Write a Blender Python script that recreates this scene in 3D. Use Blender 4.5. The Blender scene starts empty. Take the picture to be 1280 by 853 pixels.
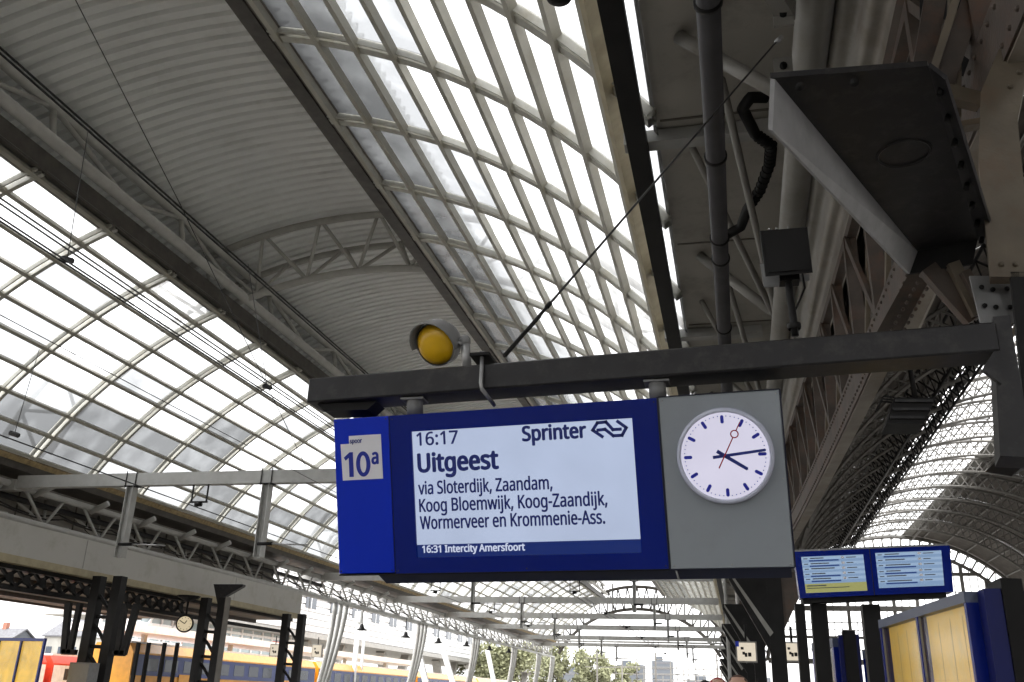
import bpy, bmesh, math, random
from mathutils import Vector, Matrix, Euler
random.seed(7)
R_ = math.radians
C = bpy.context.scene.collection
sc = bpy.context.scene

# ------------------------------------------------------------------ camera, sky, sun, exposure
# world frame: eye of the photographer at the origin, Y along the tracks, X to the right, Z up; platforms at z = -1.65
RIGHT = Vector((0.97350324, 0.22676995, 0.02944211))
UP = Vector((0.05536511, -0.35865872, 0.93182543))
BACK = Vector((0.22186967, -0.905505, -0.36171057))
cd = bpy.data.cameras.new('camera'); cam = bpy.data.objects.new('camera', cd); C.objects.link(cam)
cam.matrix_world = Matrix((RIGHT, UP, BACK)).transposed().to_4x4()
cd.sensor_width = 36; cd.lens = 36*1150/1280; cd.clip_start = .05; cd.clip_end = 6000
sc.camera = cam
EXPO = 1.8
sc.view_settings.view_transform = 'Standard'; sc.view_settings.look = 'None'
sc.view_settings.exposure = EXPO; sc.view_settings.gamma = 1
w = bpy.data.worlds.new('World'); sc.world = w; w.use_nodes = True
nt = w.node_tree; bg = nt.nodes['Background']
sky = nt.nodes.new('ShaderNodeTexSky'); sky.sky_type = 'NISHITA'; sky.sun_disc = False
SUN_EL, SUN_AZ = 48, 235
sky.sun_elevation = R_(SUN_EL); sky.sun_rotation = R_(SUN_AZ); sky.air_density = 1; sky.dust_density = 6; sky.ozone_density = 1
hs = nt.nodes.new('ShaderNodeHueSaturation'); hs.inputs['Saturation'].default_value = .03
gm = nt.nodes.new('ShaderNodeGamma'); gm.inputs[1].default_value = .35       # an even cloud cover instead of a clear sky's falloff
nt.links.new(sky.outputs[0], hs.inputs['Color']); nt.links.new(hs.outputs[0], gm.inputs[0]); h2 = nt.nodes.new('ShaderNodeHueSaturation'); h2.inputs['Value'].default_value = 5; nt.links.new(gm.outputs[0], h2.inputs['Color']); nt.links.new(h2.outputs[0], bg.inputs[0])
bg.inputs[1].default_value = .15
sl = bpy.data.lights.new('sun', 'SUN'); so = bpy.data.objects.new('sun', sl); C.objects.link(so)
sl.energy = .5; sl.angle = R_(25); sl.color = (1, .98, .955)
so.rotation_euler = (R_(90-SUN_EL), 0, R_(180-SUN_AZ)+math.pi)
# point the lamp from the same side as the sky's sun
d_sun = Vector((math.sin(R_(SUN_AZ))*math.cos(R_(SUN_EL)), math.cos(R_(SUN_AZ))*math.cos(R_(SUN_EL)), math.sin(R_(SUN_EL))))
so.rotation_euler = d_sun.to_track_quat('Z', 'Y').to_euler()
sc.cycles.use_denoising = True; sc.cycles.max_bounces = 7; sc.cycles.diffuse_bounces = 5
sc.cycles.transparent_max_bounces = 24; sc.cycles.caustics_reflective = False; sc.cycles.caustics_refractive = False
sc.cycles.sample_clamp_indirect = 6

# a surveyor's helper: sight line through a reading of the photograph, cut at a real distance, offset or height
def at(px, py, x=None, y=None, z=None):
    d = RIGHT*(px-640) - UP*(py-426.5) - BACK*1150
    k = x/d.x if x is not None else (y/d.y if y is not None else z/d.z)
    return d*k

# ------------------------------------------------------------------ materials
def mat(name, col, rough=.6, metal=0, noise=.12, scale=3, bump=0, spec=.5, stain=None, stain_amt=.5, stain_scale=1.2):
    m = bpy.data.materials.new(name); m.use_nodes = True; n = m.node_tree; p = n.nodes['Principled BSDF']
    p.inputs['Roughness'].default_value = rough; p.inputs['Metallic'].default_value = metal
    p.inputs['Specular IOR Level'].default_value = spec
    tc = n.nodes.new('ShaderNodeTexCoord'); no = n.nodes.new('ShaderNodeTexNoise')
    no.inputs['Scale'].default_value = scale; no.inputs['Detail'].default_value = 6
    n.links.new(tc.outputs['Object'], no.inputs['Vector'])
    r = n.nodes.new('ShaderNodeValToRGB')
    a = tuple(max(0, c*(1-noise)) for c in col); b = tuple(min(1, c*(1+noise)) for c in col)
    r.color_ramp.elements[0].position = .3; r.color_ramp.elements[1].position = .7
    r.color_ramp.elements[0].color = (*a, 1); r.color_ramp.elements[1].color = (*b, 1)
    n.links.new(no.outputs['Fac'], r.inputs[0]); out = r.outputs[0]
    if stain:
        n2 = n.nodes.new('ShaderNodeTexNoise'); n2.inputs['Scale'].default_value = stain_scale; n2.inputs['Detail'].default_value = 8
        n2.inputs['Roughness'].default_value = .7
        n.links.new(tc.outputs['Object'], n2.inputs['Vector'])
        rr = n.nodes.new('ShaderNodeValToRGB'); rr.color_ramp.elements[0].position = .5; rr.color_ramp.elements[1].position = .72
        rr.color_ramp.elements[1].color = (stain_amt,)*3+(1,)
        n.links.new(n2.outputs['Fac'], rr.inputs[0])
        mx = n.nodes.new('ShaderNodeMix'); mx.data_type = 'RGBA'
        n.links.new(rr.outputs[0], mx.inputs[0]); n.links.new(out, mx.inputs[6]); mx.inputs[7].default_value = (*stain, 1); out = mx.outputs[2]
    n.links.new(out, p.inputs['Base Color'])
    if bump:
        bu = n.nodes.new('ShaderNodeBump'); bu.inputs['Strength'].default_value = bump; bu.inputs['Distance'].default_value = .02
        n3 = n.nodes.new('ShaderNodeTexNoise'); n3.inputs['Scale'].default_value = scale*8; n.links.new(tc.outputs['Object'], n3.inputs['Vector'])
        n.links.new(n3.outputs['Fac'], bu.inputs['Height']); n.links.new(bu.outputs[0], p.inputs['Normal'])
    return m
def emit(name, col, s=1, var=0):
    m = bpy.data.materials.new(name); m.use_nodes = True; p = m.node_tree.nodes['Principled BSDF']
    p.inputs['Base Color'].default_value = (*[c*.1 for c in col], 1); p.inputs['Roughness'].default_value = .3
    p.inputs['Emission Color'].default_value = (*col, 1); p.inputs['Emission Strength'].default_value = s/2**EXPO
    if var:                                  # uneven backlight
        n = m.node_tree; tc = n.nodes.new('ShaderNodeTexCoord'); no = n.nodes.new('ShaderNodeTexNoise'); no.inputs['Scale'].default_value = 3.5; no.inputs['Detail'].default_value = 2
        mr = n.nodes.new('ShaderNodeMapRange'); mr.inputs[1].default_value = .3; mr.inputs[2].default_value = .7; mr.inputs[3].default_value = (1-var)*s/2**EXPO; mr.inputs[4].default_value = (1+var)*s/2**EXPO
        n.links.new(tc.outputs['Object'], no.inputs['Vector']); n.links.new(no.outputs['Fac'], mr.inputs[0]); n.links.new(mr.outputs[0], p.inputs['Emission Strength'])
    return m
def glass(name, clear=(.92, .93, .94), milk=.62, dirt=.22, grime=.3):
    m = bpy.data.materials.new(name); m.use_nodes = True; n = m.node_tree; n.nodes.remove(n.nodes['Principled BSDF'])
    o = n.nodes['Material Output']; tr = n.nodes.new('ShaderNodeBsdfTransparent'); tl = n.nodes.new('ShaderNodeBsdfTranslucent')
    gl = n.nodes.new('ShaderNodeBsdfGlossy'); gl.inputs['Roughness'].default_value = .12; gl.inputs[0].default_value = (.9, .9, .9, 1)
    tc = n.nodes.new('ShaderNodeTexCoord'); no = n.nodes.new('ShaderNodeTexNoise'); no.inputs['Scale'].default_value = .9; no.inputs['Detail'].default_value = 3
    geo = n.nodes.new('ShaderNodeNewGeometry'); oi = n.nodes.new('ShaderNodeObjectInfo')
    n.links.new(geo.outputs['Position'], no.inputs['Vector'])
    r = n.nodes.new('ShaderNodeValToRGB'); r.color_ramp.elements[0].position = .35; r.color_ramp.elements[1].position = .75
    r.color_ramp.elements[0].color = (*clear, 1); r.color_ramp.elements[1].color = tuple(c*(1-dirt) for c in clear)+(1,)
    ad = n.nodes.new('ShaderNodeMath'); ad.operation = 'MULTIPLY_ADD'; ad.inputs[1].default_value = .3
    n.links.new(oi.outputs['Random'], ad.inputs[0]); n.links.new(no.outputs['Fac'], ad.inputs[2])
    # grime gathers along the far bar of every pane
    sx = n.nodes.new('ShaderNodeSeparateXYZ'); n.links.new(geo.outputs['Position'], sx.inputs[0])
    sb_ = n.nodes.new('ShaderNodeMath'); sb_.operation = 'SUBTRACT'; sb_.inputs[1].default_value = 30-3500; n.links.new(sx.outputs['Y'], sb_.inputs[0])
    md = n.nodes.new('ShaderNodeMath'); md.operation = 'MODULO'; md.inputs[1].default_value = 3.5; n.links.new(sb_.outputs[0], md.inputs[0])
    gr = n.nodes.new('ShaderNodeMapRange'); gr.inputs[1].default_value = 2.3; gr.inputs[2].default_value = 3.4; gr.inputs[3].default_value = 0; gr.inputs[4].default_value = grime; gr.interpolation_type = 'SMOOTHSTEP'
    n.links.new(md.outputs[0], gr.inputs[0])
    a2 = n.nodes.new('ShaderNodeMath'); n.links.new(ad.outputs[0], a2.inputs[0]); n.links.new(gr.outputs[0], a2.inputs[1]); ad = a2
    n.links.new(ad.outputs[0], r.inputs[0]); n.links.new(r.outputs[0], tr.inputs[0]); n.links.new(r.outputs[0], tl.inputs[0])
    m1 = n.nodes.new('ShaderNodeMixShader'); m1.inputs[0].default_value = milk
    n.links.new(tr.outputs[0], m1.inputs[1]); n.links.new(tl.outputs[0], m1.inputs[2])
    m2 = n.nodes.new('ShaderNodeMixShader'); fr = n.nodes.new('ShaderNodeFresnel'); fr.inputs[0].default_value = 1.25
    n.links.new(fr.outputs[0], m2.inputs[0]); n.links.new(m1.outputs[0], m2.inputs[1]); n.links.new(gl.outputs[0], m2.inputs[2])
    # a pane is a slab: the first face met carries the whole pane's look, the face behind it lets the light on
    tb = n.nodes.new('ShaderNodeBsdfTransparent'); m3 = n.nodes.new('ShaderNodeMixShader')
    n.links.new(geo.outputs['Backfacing'], m3.inputs[0]); n.links.new(m2.outputs[0], m3.inputs[1]); n.links.new(tb.outputs[0], m3.inputs[2])
    n.links.new(m3.outputs[0], o.inputs[0])
    return m
M = dict(
    vault=mat('corrugated_steel', (.88, .885, .87), .55, noise=.04, scale=.6, stain=(.62, .61, .58), stain_amt=.45, stain_scale=.5),
    roofbar=mat('roof_bar_paint', (.46, .455, .41), .5, noise=.12, stain=(.30, .26, .16), stain_amt=.6, stain_scale=2),
    purlin=mat('purlin_paint', (.40, .385, .33), .5, noise=.1, stain=(.24, .21, .14), stain_amt=.6, stain_scale=1.5),
    trusslight=mat('truss_paint_pale', (.50, .49, .46), .5, noise=.08, stain=(.3, .28, .24), stain_amt=.4),
    truss=mat('truss_paint', (.40, .39, .36), .5, noise=.1, stain=(.25, .22, .18), stain_amt=.4),
    gantry=mat('gantry_grey', (.40, .40, .385), .5, noise=.08, stain=(.2, .18, .15), stain_amt=.4, stain_scale=.8),
    darkbeam=mat('dark_beam_paint', (.085, .077, .068), .55, noise=.25, stain=(.16, .14, .11), stain_amt=.5),
    brownbeam=mat('brown_grey_beam', (.15, .135, .115), .5, noise=.2),
    sof=mat('soffit_grey', (.42, .40, .36), .7, noise=.08, scale=.8, stain=(.2, .18, .15), stain_amt=.6, stain_scale=1),
    dull=mat('dull_grey_cladding', (.30, .29, .265), .65, noise=.1, scale=.5, stain=(.16, .15, .13), stain_amt=.5, stain_scale=.7),
    fascia=mat('fascia_paint', (.46, .45, .42), .55, noise=.06, scale=.4, stain=(.28, .26, .2), stain_amt=.6, stain_scale=.8),
    tan=mat('tan_paint', (.36, .31, .20), .6, noise=.15, stain=(.2, .15, .08), stain_amt=.5),
    ochre=mat('ochre_eaves', (.34, .25, .12), .6, noise=.3, scale=6, stain=(.12, .07, .03), stain_amt=.8, stain_scale=4),
    black=mat('black_steel', (.010, .0095, .0095), .55, noise=.3, spec=.2), charcoal=mat('charcoal_paint', (.019, .018, .0195), .42, spec=.3, noise=.2, scale=8, stain=(.07, .065, .06), stain_amt=.5, stain_scale=10),
    olds=mat('old_riveted_steel', (.058, .043, .033), .6, noise=.3, scale=4, stain=(.12, .05, .025), stain_amt=.6, stain_scale=3, bump=.2),
    cream=mat('cream_old_paint', (.12, .098, .070), .6, noise=.2, scale=4, stain=(.12, .07, .04), stain_amt=.7, stain_scale=3, bump=.15),
    flange=mat('pale_flange_paint', (.30, .27, .23), .6, noise=.15, scale=3, stain=(.18, .13, .08), stain_amt=.6),
    plate2=mat('pale_plate', (.40, .40, .41), .5, noise=.1, scale=9, stain=(.25, .25, .25), stain_amt=.5, stain_scale=5),
    sheet=mat('pale_fluted_sheet', (.23, .215, .19), .5, noise=.15, scale=1, stain=(.13, .10, .07), stain_amt=.7, stain_scale=1.5),
    tube=mat('white_tube_paint', (.26, .25, .23), .4, noise=.1, scale=2, stain=(.18, .16, .13), stain_amt=.5),
    pipe=mat('dark_pipe', (.055, .053, .058), .32, noise=.2, scale=2), galv=mat('galvanised_steel', (.34, .34, .34), .4, metal=.5, noise=.15, scale=14),
    plate=mat('grey_plate', (.22, .22, .22), .5, noise=.12, scale=9, stain=(.12, .12, .12), stain_amt=.5, stain_scale=5),
    blue=mat('sign_blue', (.001, .026, .50), .3, noise=.05, scale=2, spec=.3), blued=mat('sign_blue_bezel', (.001, .012, .19), .25, noise=.05, scale=2, spec=.3),
    navy=mat('navy_box', (.003, .005, .02), .3, noise=.1), signgrey=mat('sign_grey', (.26, .285, .31), .42, noise=.04, scale=1.2, stain=(.19, .20, .21), stain_amt=.35, stain_scale=2.5),
    badge=mat('badge_white', (.74, .73, .77), .4, noise=.02), ink=mat('ink_blue', (.006, .02, .20), .4, noise=.02),
    markblue=mat('mark_blue', (.01, .02, .42), .4, noise=.02), railblue=mat('rail_blue_grey', (.09, .11, .17), .4, noise=.1), casingblue=mat('casing_blue', (.002, .006, .09), .4, noise=.1, spec=.2), inkb=mat('badge_ink', (.005, .02, .30), .4, noise=.02), rim=mat('clock_rim', (.52, .54, .66), .18, noise=.03), redh=mat('red_hand', (.35, .012, .02), .4), yel=mat('amber_lens', (.74, .43, .010), .3, noise=.08, scale=10),
    wire=mat('wire_black', (.012, .012, .012), .5), orange=mat('train_yellow', (.75, .33, .02), .35), tblue=mat('train_blue', (.02, .04, .16), .35),
    red=mat('train_red', (.60, .05, .02), .4), white=mat('white_paint', (.8, .8, .8), .45), winm=mat('window_dark', (.03, .04, .06), .1),
    oldroof=mat('old_hall_boards', (.085, .072, .06), .75, noise=.35, scale=1.5, stain=(.04, .03, .025), stain_amt=.6, stain_scale=1),
    brownroof=mat('brown_roof_boards', (.17, .14, .11), .75, noise=.3, scale=1.5, stain=(.07, .055, .04), stain_amt=.6, stain_scale=1),
    oldtruss=mat('old_truss_grey', (.19, .18, .165), .6, noise=.2), oldpale=mat('old_pale_cladding', (.26, .255, .235), .6, noise=.1),
    conc=mat('concrete', (.36, .35, .33), .8, noise=.12, scale=2, bump=.2), tile=mat('roof_tile', (.12, .12, .13), .8, noise=.3, scale=3),
    brick=mat('brick_wall', (.30, .13, .09), .85, noise=.3, scale=5), leaf=mat('leaf', (.21, .215, .12), .7, noise=.5, scale=1), bark=mat('bark', (.08, .06, .04), .9),
    ballast=mat('ballast', (.30, .285, .26), .95, noise=.4, scale=9, bump=.6), paving=mat('platform_paving', (.38, .37, .35), .85, noise=.15, scale=2, bump=.1),
    rail=mat('rail_steel', (.25, .2, .17), .35, metal=.8), far=mat('far_grey_building', (.10, .11, .125), .8, noise=.1), farglass=mat('far_glass', (.35, .42, .44), .2, noise=.15, scale=.5),
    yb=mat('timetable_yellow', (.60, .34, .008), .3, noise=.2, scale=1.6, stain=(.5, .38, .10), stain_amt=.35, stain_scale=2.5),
    paper=mat('timetable_paper', (.54, .34, .07), .3, noise=.16, scale=1.4, stain=(.44, .36, .18), stain_amt=.6, stain_scale=6),  # pale patches paint reflections onto the gold sheet
    hair=mat('brown_hair', (.07, .03, .015), .7, noise=.3, scale=60), hair2=mat('red_hood', (.30, .04, .04), .8), skin=mat('skin', (.50, .30, .22), .5, noise=.05),
    cloth=mat('dark_coat', (.03, .035, .05), .85), cloth2=mat('grey_coat', (.12, .11, .11), .85), jeans=mat('jeans', (.05, .07, .14), .85),
    glass=glass('wired_glass', milk=.5, dirt=.38), glass_grey=glass('painted_shade_glass', (.40, .41, .42), milk=.5, dirt=.35), glass_dim=glass('painted_deep_shade_glass', (.17, .175, .18), milk=.5, dirt=.45), glass2=glass('old_hall_glass', milk=.5, dirt=.35), caseglass=glass('case_glass', milk=.02, dirt=.05),  # grey and dim panes: wired glass with shade painted into the colour
    lcdtext=emit('lcd_text_white', (.55, .60, .75)), screen=emit('lcd_white', (.42, .49, .655), var=.05), strip=emit('lcd_blue_strip', (.005, .018, .12)), lcdblue=emit('lcd_pale_blue', (.20, .30, .46)), lcdrow=emit('lcd_row_blue', (.02, .05, .18)),
    lcdrow2=emit('lcd_row_pale', (.28, .39, .55)), lcdyel=emit('lcd_yellow', (.30, .30, .11)), face=emit('clock_face_lit', (.66, .64, .78), .93, var=.05), lampbox=emit('lit_sign_cream', (.80, .70, .55), .85), facey=emit('clock_face_far', (.75, .62, .40), .8),
)
def add_glow(m, s):  # glow in the sheet's own colour, added to brighten it; no lamp behind
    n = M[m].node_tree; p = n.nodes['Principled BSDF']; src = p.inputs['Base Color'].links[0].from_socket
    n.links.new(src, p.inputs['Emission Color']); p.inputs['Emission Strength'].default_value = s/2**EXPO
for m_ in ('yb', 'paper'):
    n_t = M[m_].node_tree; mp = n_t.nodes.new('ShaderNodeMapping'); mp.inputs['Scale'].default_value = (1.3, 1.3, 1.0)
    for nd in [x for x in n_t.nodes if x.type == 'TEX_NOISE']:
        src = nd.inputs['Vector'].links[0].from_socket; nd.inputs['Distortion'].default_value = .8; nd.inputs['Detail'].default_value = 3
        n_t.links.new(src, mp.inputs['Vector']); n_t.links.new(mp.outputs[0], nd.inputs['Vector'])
add_glow('yb', .85); add_glow('paper', .62)

# ------------------------------------------------------------------ mesh builder
class MB:
    def __init__(s): s.v = []; s.f = []
    def add(s, vs, fs):
        b = len(s.v); s.v += [tuple(v) for v in vs]; s.f += [tuple(i+b for i in f) for f in fs]; return s
    def box(s, a, b):
        x0, y0, z0 = a; x1, y1, z1 = b
        return s.add([(x0, y0, z0), (x1, y0, z0), (x1, y1, z0), (x0, y1, z0), (x0, y0, z1), (x1, y0, z1), (x1, y1, z1), (x0, y1, z1)],
                     [(3, 2, 1, 0), (4, 5, 6, 7), (0, 1, 5, 4), (1, 2, 6, 5), (2, 3, 7, 6), (3, 0, 4, 7)])
    def bar(s, p, q, wd, h, up=(0, 0, 1)):
        p = Vector(p); q = Vector(q); d = (q-p).normalized(); up = Vector(up)
        sx = d.cross(up)
        if sx.length < 1e-4: sx = d.cross(Vector((1, 0, 0)))
        sx.normalize(); u = sx.cross(d).normalized()
        sx *= wd/2; u *= h/2
        return s.add([p-sx-u, p+sx-u, p+sx+u, p-sx+u, q-sx-u, q+sx-u, q+sx+u, q-sx+u],
                     [(0, 1, 2, 3), (7, 6, 5, 4), (1, 0, 4, 5), (2, 1, 5, 6), (3, 2, 6, 7), (0, 3, 7, 4)])
    def tube(s, pts, r, n=8, caps=True, r2=None):
        pts = [Vector(p) for p in pts]; b = []; m = len(pts)
        ref = None
        for i, p in enumerate(pts):
            d = (pts[min(i+1, m-1)]-pts[max(i-1, 0)]).normalized()
            if ref is None: ref = d.orthogonal().normalized()
            sx = (ref-d*ref.dot(d)); sx = sx.normalized() if sx.length > 1e-5 else d.orthogonal().normalized(); ref = sx
            u = d.cross(sx); rr = r if r2 is None else r+(r2-r)*i/(m-1)
            b += [p+(sx*math.cos(2*math.pi*k/n)+u*math.sin(2*math.pi*k/n))*rr for k in range(n)]
        fs = [(i*n+k, i*n+(k+1) % n, (i+1)*n+(k+1) % n, (i+1)*n+k) for i in range(m-1) for k in range(n)]
        if caps: fs += [tuple(range(n-1, -1, -1)), tuple((m-1)*n+k for k in range(n))]
        return s.add(b, fs)
    def prism(s, poly, off):            # poly of 3-D points, pushed along off
        off = Vector(off); n = len(poly); a = [Vector(p) for p in poly]
        return s.add(a+[p+off for p in a], [tuple(range(n)), tuple(range(2*n-1, n-1, -1))]+[((i+1) % n, i, n+i, n+(i+1) % n) for i in range(n)])
    def grid(s, rows):                  # rows of equal length
        m = len(rows[0]); b = [p for r in rows for p in r]
        return s.add(b, [(i*m+j, i*m+j+1, (i+1)*m+j+1, (i+1)*m+j) for i in range(len(rows)-1) for j in range(m-1)])
    def lathe(s, prof, org=(0, 0, 0), rot=None, n=24):   # prof [(r,z)] about local z
        rot = rot or Matrix.Identity(3); org = Vector(org)
        b = [org+rot @ Vector((r*math.cos(2*math.pi*k/n), r*math.sin(2*math.pi*k/n), z)) for r, z in prof for k in range(n)]
        return s.add(b, [(i*n+k, i*n+(k+1) % n, (i+1)*n+(k+1) % n, (i+1)*n+k) for i in range(len(prof)-1) for k in range(n)])
    def mesh(s, name, m, smooth=False):
        me = bpy.data.meshes.new(name); me.from_pydata(s.v, [], s.f); me.materials.append(M[m] if isinstance(m, str) else m)
        bm = bmesh.new(); bm.from_mesh(me); bmesh.ops.recalc_face_normals(bm, faces=bm.faces); bm.to_mesh(me); bm.free()
        if smooth:
            for p in me.polygons: p.use_smooth = True
        return me
    def build(s, name, m, parent=None, smooth=False):
        return link(s.mesh(name, m, smooth), name, parent)
def link(me, name, parent=None, loc=None):
    o = bpy.data.objects.new(name, me); C.objects.link(o)
    if parent is not None: o.parent = parent
    if loc is not None: o.location = loc
    return o
def tag(o, label=None, cat=None, group=None, kind=None):
    for k, v in (('label', label), ('category', cat), ('group', group), ('kind', kind)):
        if v: o[k] = v
    return o
def thing(name, label, cat, loc=(0, 0, 0), rot=None, group=None):
    o = bpy.data.objects.new(name, None); C.objects.link(o); o.location = loc
    if rot is not None: o.rotation_euler = rot
    o.empty_display_size = .1
    return tag(o, label, cat, group)
def kids(o): return [c for c in bpy.data.objects if c.parent == o]
def dup(o, loc=None, label=None, parent=None):
    c = o.copy(); C.objects.link(c)
    if parent is not None: c.parent = parent
    if loc is not None: c.location = loc
    if label: c['label'] = label
    for ch in kids(o): dup(ch, parent=c)
    return c
def rod(name, p, q, r, m, parent=None, n=8, smooth=True): return MB().tube([p, q], r, n).build(name, m, parent, smooth)
FONT_ = None
try:      # the humanist sans face that ships inside Blender; the built-in face is used where it is missing
    import os
    fp = os.path.join(bpy.utils.system_resource('DATAFILES', path='fonts'), 'NotoSansHebrew-Regular.woff2')
    if os.path.exists(fp): FONT_ = bpy.data.fonts.load(fp)
except Exception: FONT_ = None
def glyphs(s):
    cu = bpy.data.curves.new('t', 'FONT'); cu.body = s; cu.size = 1; cu.resolution_u = 4
    if FONT_: cu.font = FONT_
    t = bpy.data.objects.new('t', cu); C.objects.link(t); bpy.context.view_layer.update()
    dg = bpy.context.evaluated_depsgraph_get(); me = bpy.data.meshes.new_from_object(t.evaluated_get(dg)); bpy.data.objects.remove(t)
    return [v.co.copy() for v in me.vertices], [tuple(p.vertices) for p in me.polygons]
CAPH = max(v.y for v in glyphs('H')[0])
def text(s, name, x, z, cap, width, m, parent, y=-.004, bold=.0, align='LEFT'):
    vs, fs = glyphs(s); xs = [v.x for v in vs]; x0, x1 = min(xs), max(xs); k = cap/CAPH; d = bold*cap
    kx = (width-2*d)/(x1-x0) if width else k*.85
    mb = MB()
    for i, (ox, oz) in enumerate(((0, 0), (1, 0), (-1, 0), (0, .8), (0, -.8), (.7, .6), (-.7, .6), (.7, -.6), (-.7, -.6))):   # stroke weight
        mb.add([((v.x-x0)*kx+d+ox*d, -.00012*i, v.y*k+oz*d) for v in vs], fs)
    me = bpy.data.meshes.new(name); me.from_pydata(mb.v, [], mb.f); me.materials.append(M[m])
    return link(me, name, parent, (x, y, z))

# ------------------------------------------------------------------ main arched hall over the tracks
CX, CZ, RG = -13.55, -.7, 15.8
BAY = 3.5
def arc(th, r, y=0): return Vector((CX+r*math.sin(R_(th)), y, CZ+r*math.cos(R_(th))))
ribs_y = [30+BAY*k for k in range(-36, 33)]              # -96 ... 142
YA, YB = ribs_y[0], ribs_y[-1]
LA = [-21.7-3.75*i for i in range(10)]; RA = [13.4+3.95*i for i in range(10)]
L_EDGE, R_EDGE = -56.2, 53.5
hall = thing('station_roof', 'long arched steel and glass roof with a corrugated middle, spanning the tracks behind the blue sign', 'roof')
# panes: one between each pair of purlins in each bay
cells = [(a, b) for a, b in zip([-20.6]+LA, LA+[L_EDGE])]+[(a, b) for a, b in zip([12.4]+RA, RA+[R_EDGE])]
pane_list = []
for k in range(len(ribs_y)-1):
    for a, b in cells:
        yc = ribs_y[k]+BAY/2; c = arc((a+b)/2, RG, yc); pane_list.append((c.length if yc > (6 if a > 0 else 17) else 1e3+c.length, k, a, b))
pane_list.sort()
pane_meshes = {}; rest = MB()
def pane_geo(a, b, y0, y1):
    rows = []
    for th in (a, b): rows.append([arc(th, RG+.02, y0), arc(th, RG+.02, y1)])
    p = [rows[0][0], rows[0][1], rows[1][1], rows[1][0]]
    n = (arc((a+b)/2, 1)-arc(0, 0)); n = Vector((math.sin(R_((a+b)/2)), 0, math.cos(R_((a+b)/2))))
    return p, n*.008
def pane_kind(k, a, b):         # panes differ: clear wired glass, shade painted into grey ones beside the raised middle and low on the left slope
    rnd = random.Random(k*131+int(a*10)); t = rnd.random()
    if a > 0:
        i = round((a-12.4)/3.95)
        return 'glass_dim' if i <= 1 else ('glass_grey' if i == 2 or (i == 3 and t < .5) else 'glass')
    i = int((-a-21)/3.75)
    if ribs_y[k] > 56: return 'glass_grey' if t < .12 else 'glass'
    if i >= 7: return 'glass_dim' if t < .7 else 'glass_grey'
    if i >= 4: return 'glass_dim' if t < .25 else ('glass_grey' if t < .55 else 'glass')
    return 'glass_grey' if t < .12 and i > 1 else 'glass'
rest2 = MB()
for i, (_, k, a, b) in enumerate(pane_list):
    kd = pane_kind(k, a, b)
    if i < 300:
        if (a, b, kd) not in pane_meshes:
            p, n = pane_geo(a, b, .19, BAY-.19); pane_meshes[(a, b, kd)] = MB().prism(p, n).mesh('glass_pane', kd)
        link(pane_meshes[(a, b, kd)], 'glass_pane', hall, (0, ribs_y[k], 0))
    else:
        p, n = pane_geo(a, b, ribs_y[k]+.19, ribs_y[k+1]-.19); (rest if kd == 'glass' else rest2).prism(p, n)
tag(rest2.build('glass_panes_painted_shade', 'glass_grey', hall), kind='stuff')
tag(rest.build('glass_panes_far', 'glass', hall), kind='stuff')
# purlins along the hall
def rbox(th, r0, r1, wd, y0, y1):
    t = Vector((math.cos(R_(th)), 0, -math.sin(R_(th)))); mb = MB()
    p = [arc(th, r0, y0)-t*wd/2, arc(th, r0, y0)+t*wd/2, arc(th, r1, y0)+t*wd/2, arc(th, r1, y0)-t*wd/2]
    return mb.prism(p, (0, y1-y0, 0))
for th in LA: rbox(th, RG-.17, RG, .13, YA, YB).build('purlin', 'purlin', hall)
for th in RA: rbox(th, RG-.2, RG, .15, YA, YB).build('purlin', 'purlin', hall)
rbox(50.0, RG-.3, RG+.1, .15, YA, YB).build('edge_purlin', 'tan', hall)
rbox(L_EDGE, RG-.16, RG+.12, .22, YA, YB).build('eaves_strip', 'ochre', hall)
# ribs across the hall: a double glazing bar with a bright glazing strip between the two flats
def arcbar(t0, t1, r0, r1, y0, y1, n):
    mb = MB(); rows = []
    for i in range(n+1):
        th = t0+(t1-t0)*i/n
        rows.append([arc(th, r0, y0), arc(th, r0, y1), arc(th, r1, y1), arc(th, r1, y0), arc(th, r0, y0)])
    return mb.grid(rows)
def rib_mesh(t0, t1, left):
    mb = MB()
    for y0, y1 in (((-.17, -.12), (.05, .19)) if left else ((-.17, -.13), (-.04, .19))):
        s = arcbar(t0, t1, RG-.13, RG+.05, y0, y1, 14); mb.add(s.v, s.f)
    return mb.mesh('glazing_rib', 'roofbar')
rmL, rmR = rib_mesh(-20.9, L_EDGE, 1), rib_mesh(12.6, R_EDGE, 0)
def strip_mesh(t0, t1):
    mb = MB(); mb.grid([[arc(t0+(t1-t0)*i/14, RG+.015, -.11), arc(t0+(t1-t0)*i/14, RG+.015, .06)] for i in range(15)]); return mb.mesh('glazing_strip', 'glass')
smL, smR = strip_mesh(-20.4, L_EDGE), strip_mesh(12.2, R_EDGE)
for y in ribs_y:
    for rm, sm in ((rmL, smL), (rmR, smR)):
        r = link(rm, 'glazing_rib', hall, (0, y, 0)); link(sm, 'glazing_strip', r)
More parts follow.
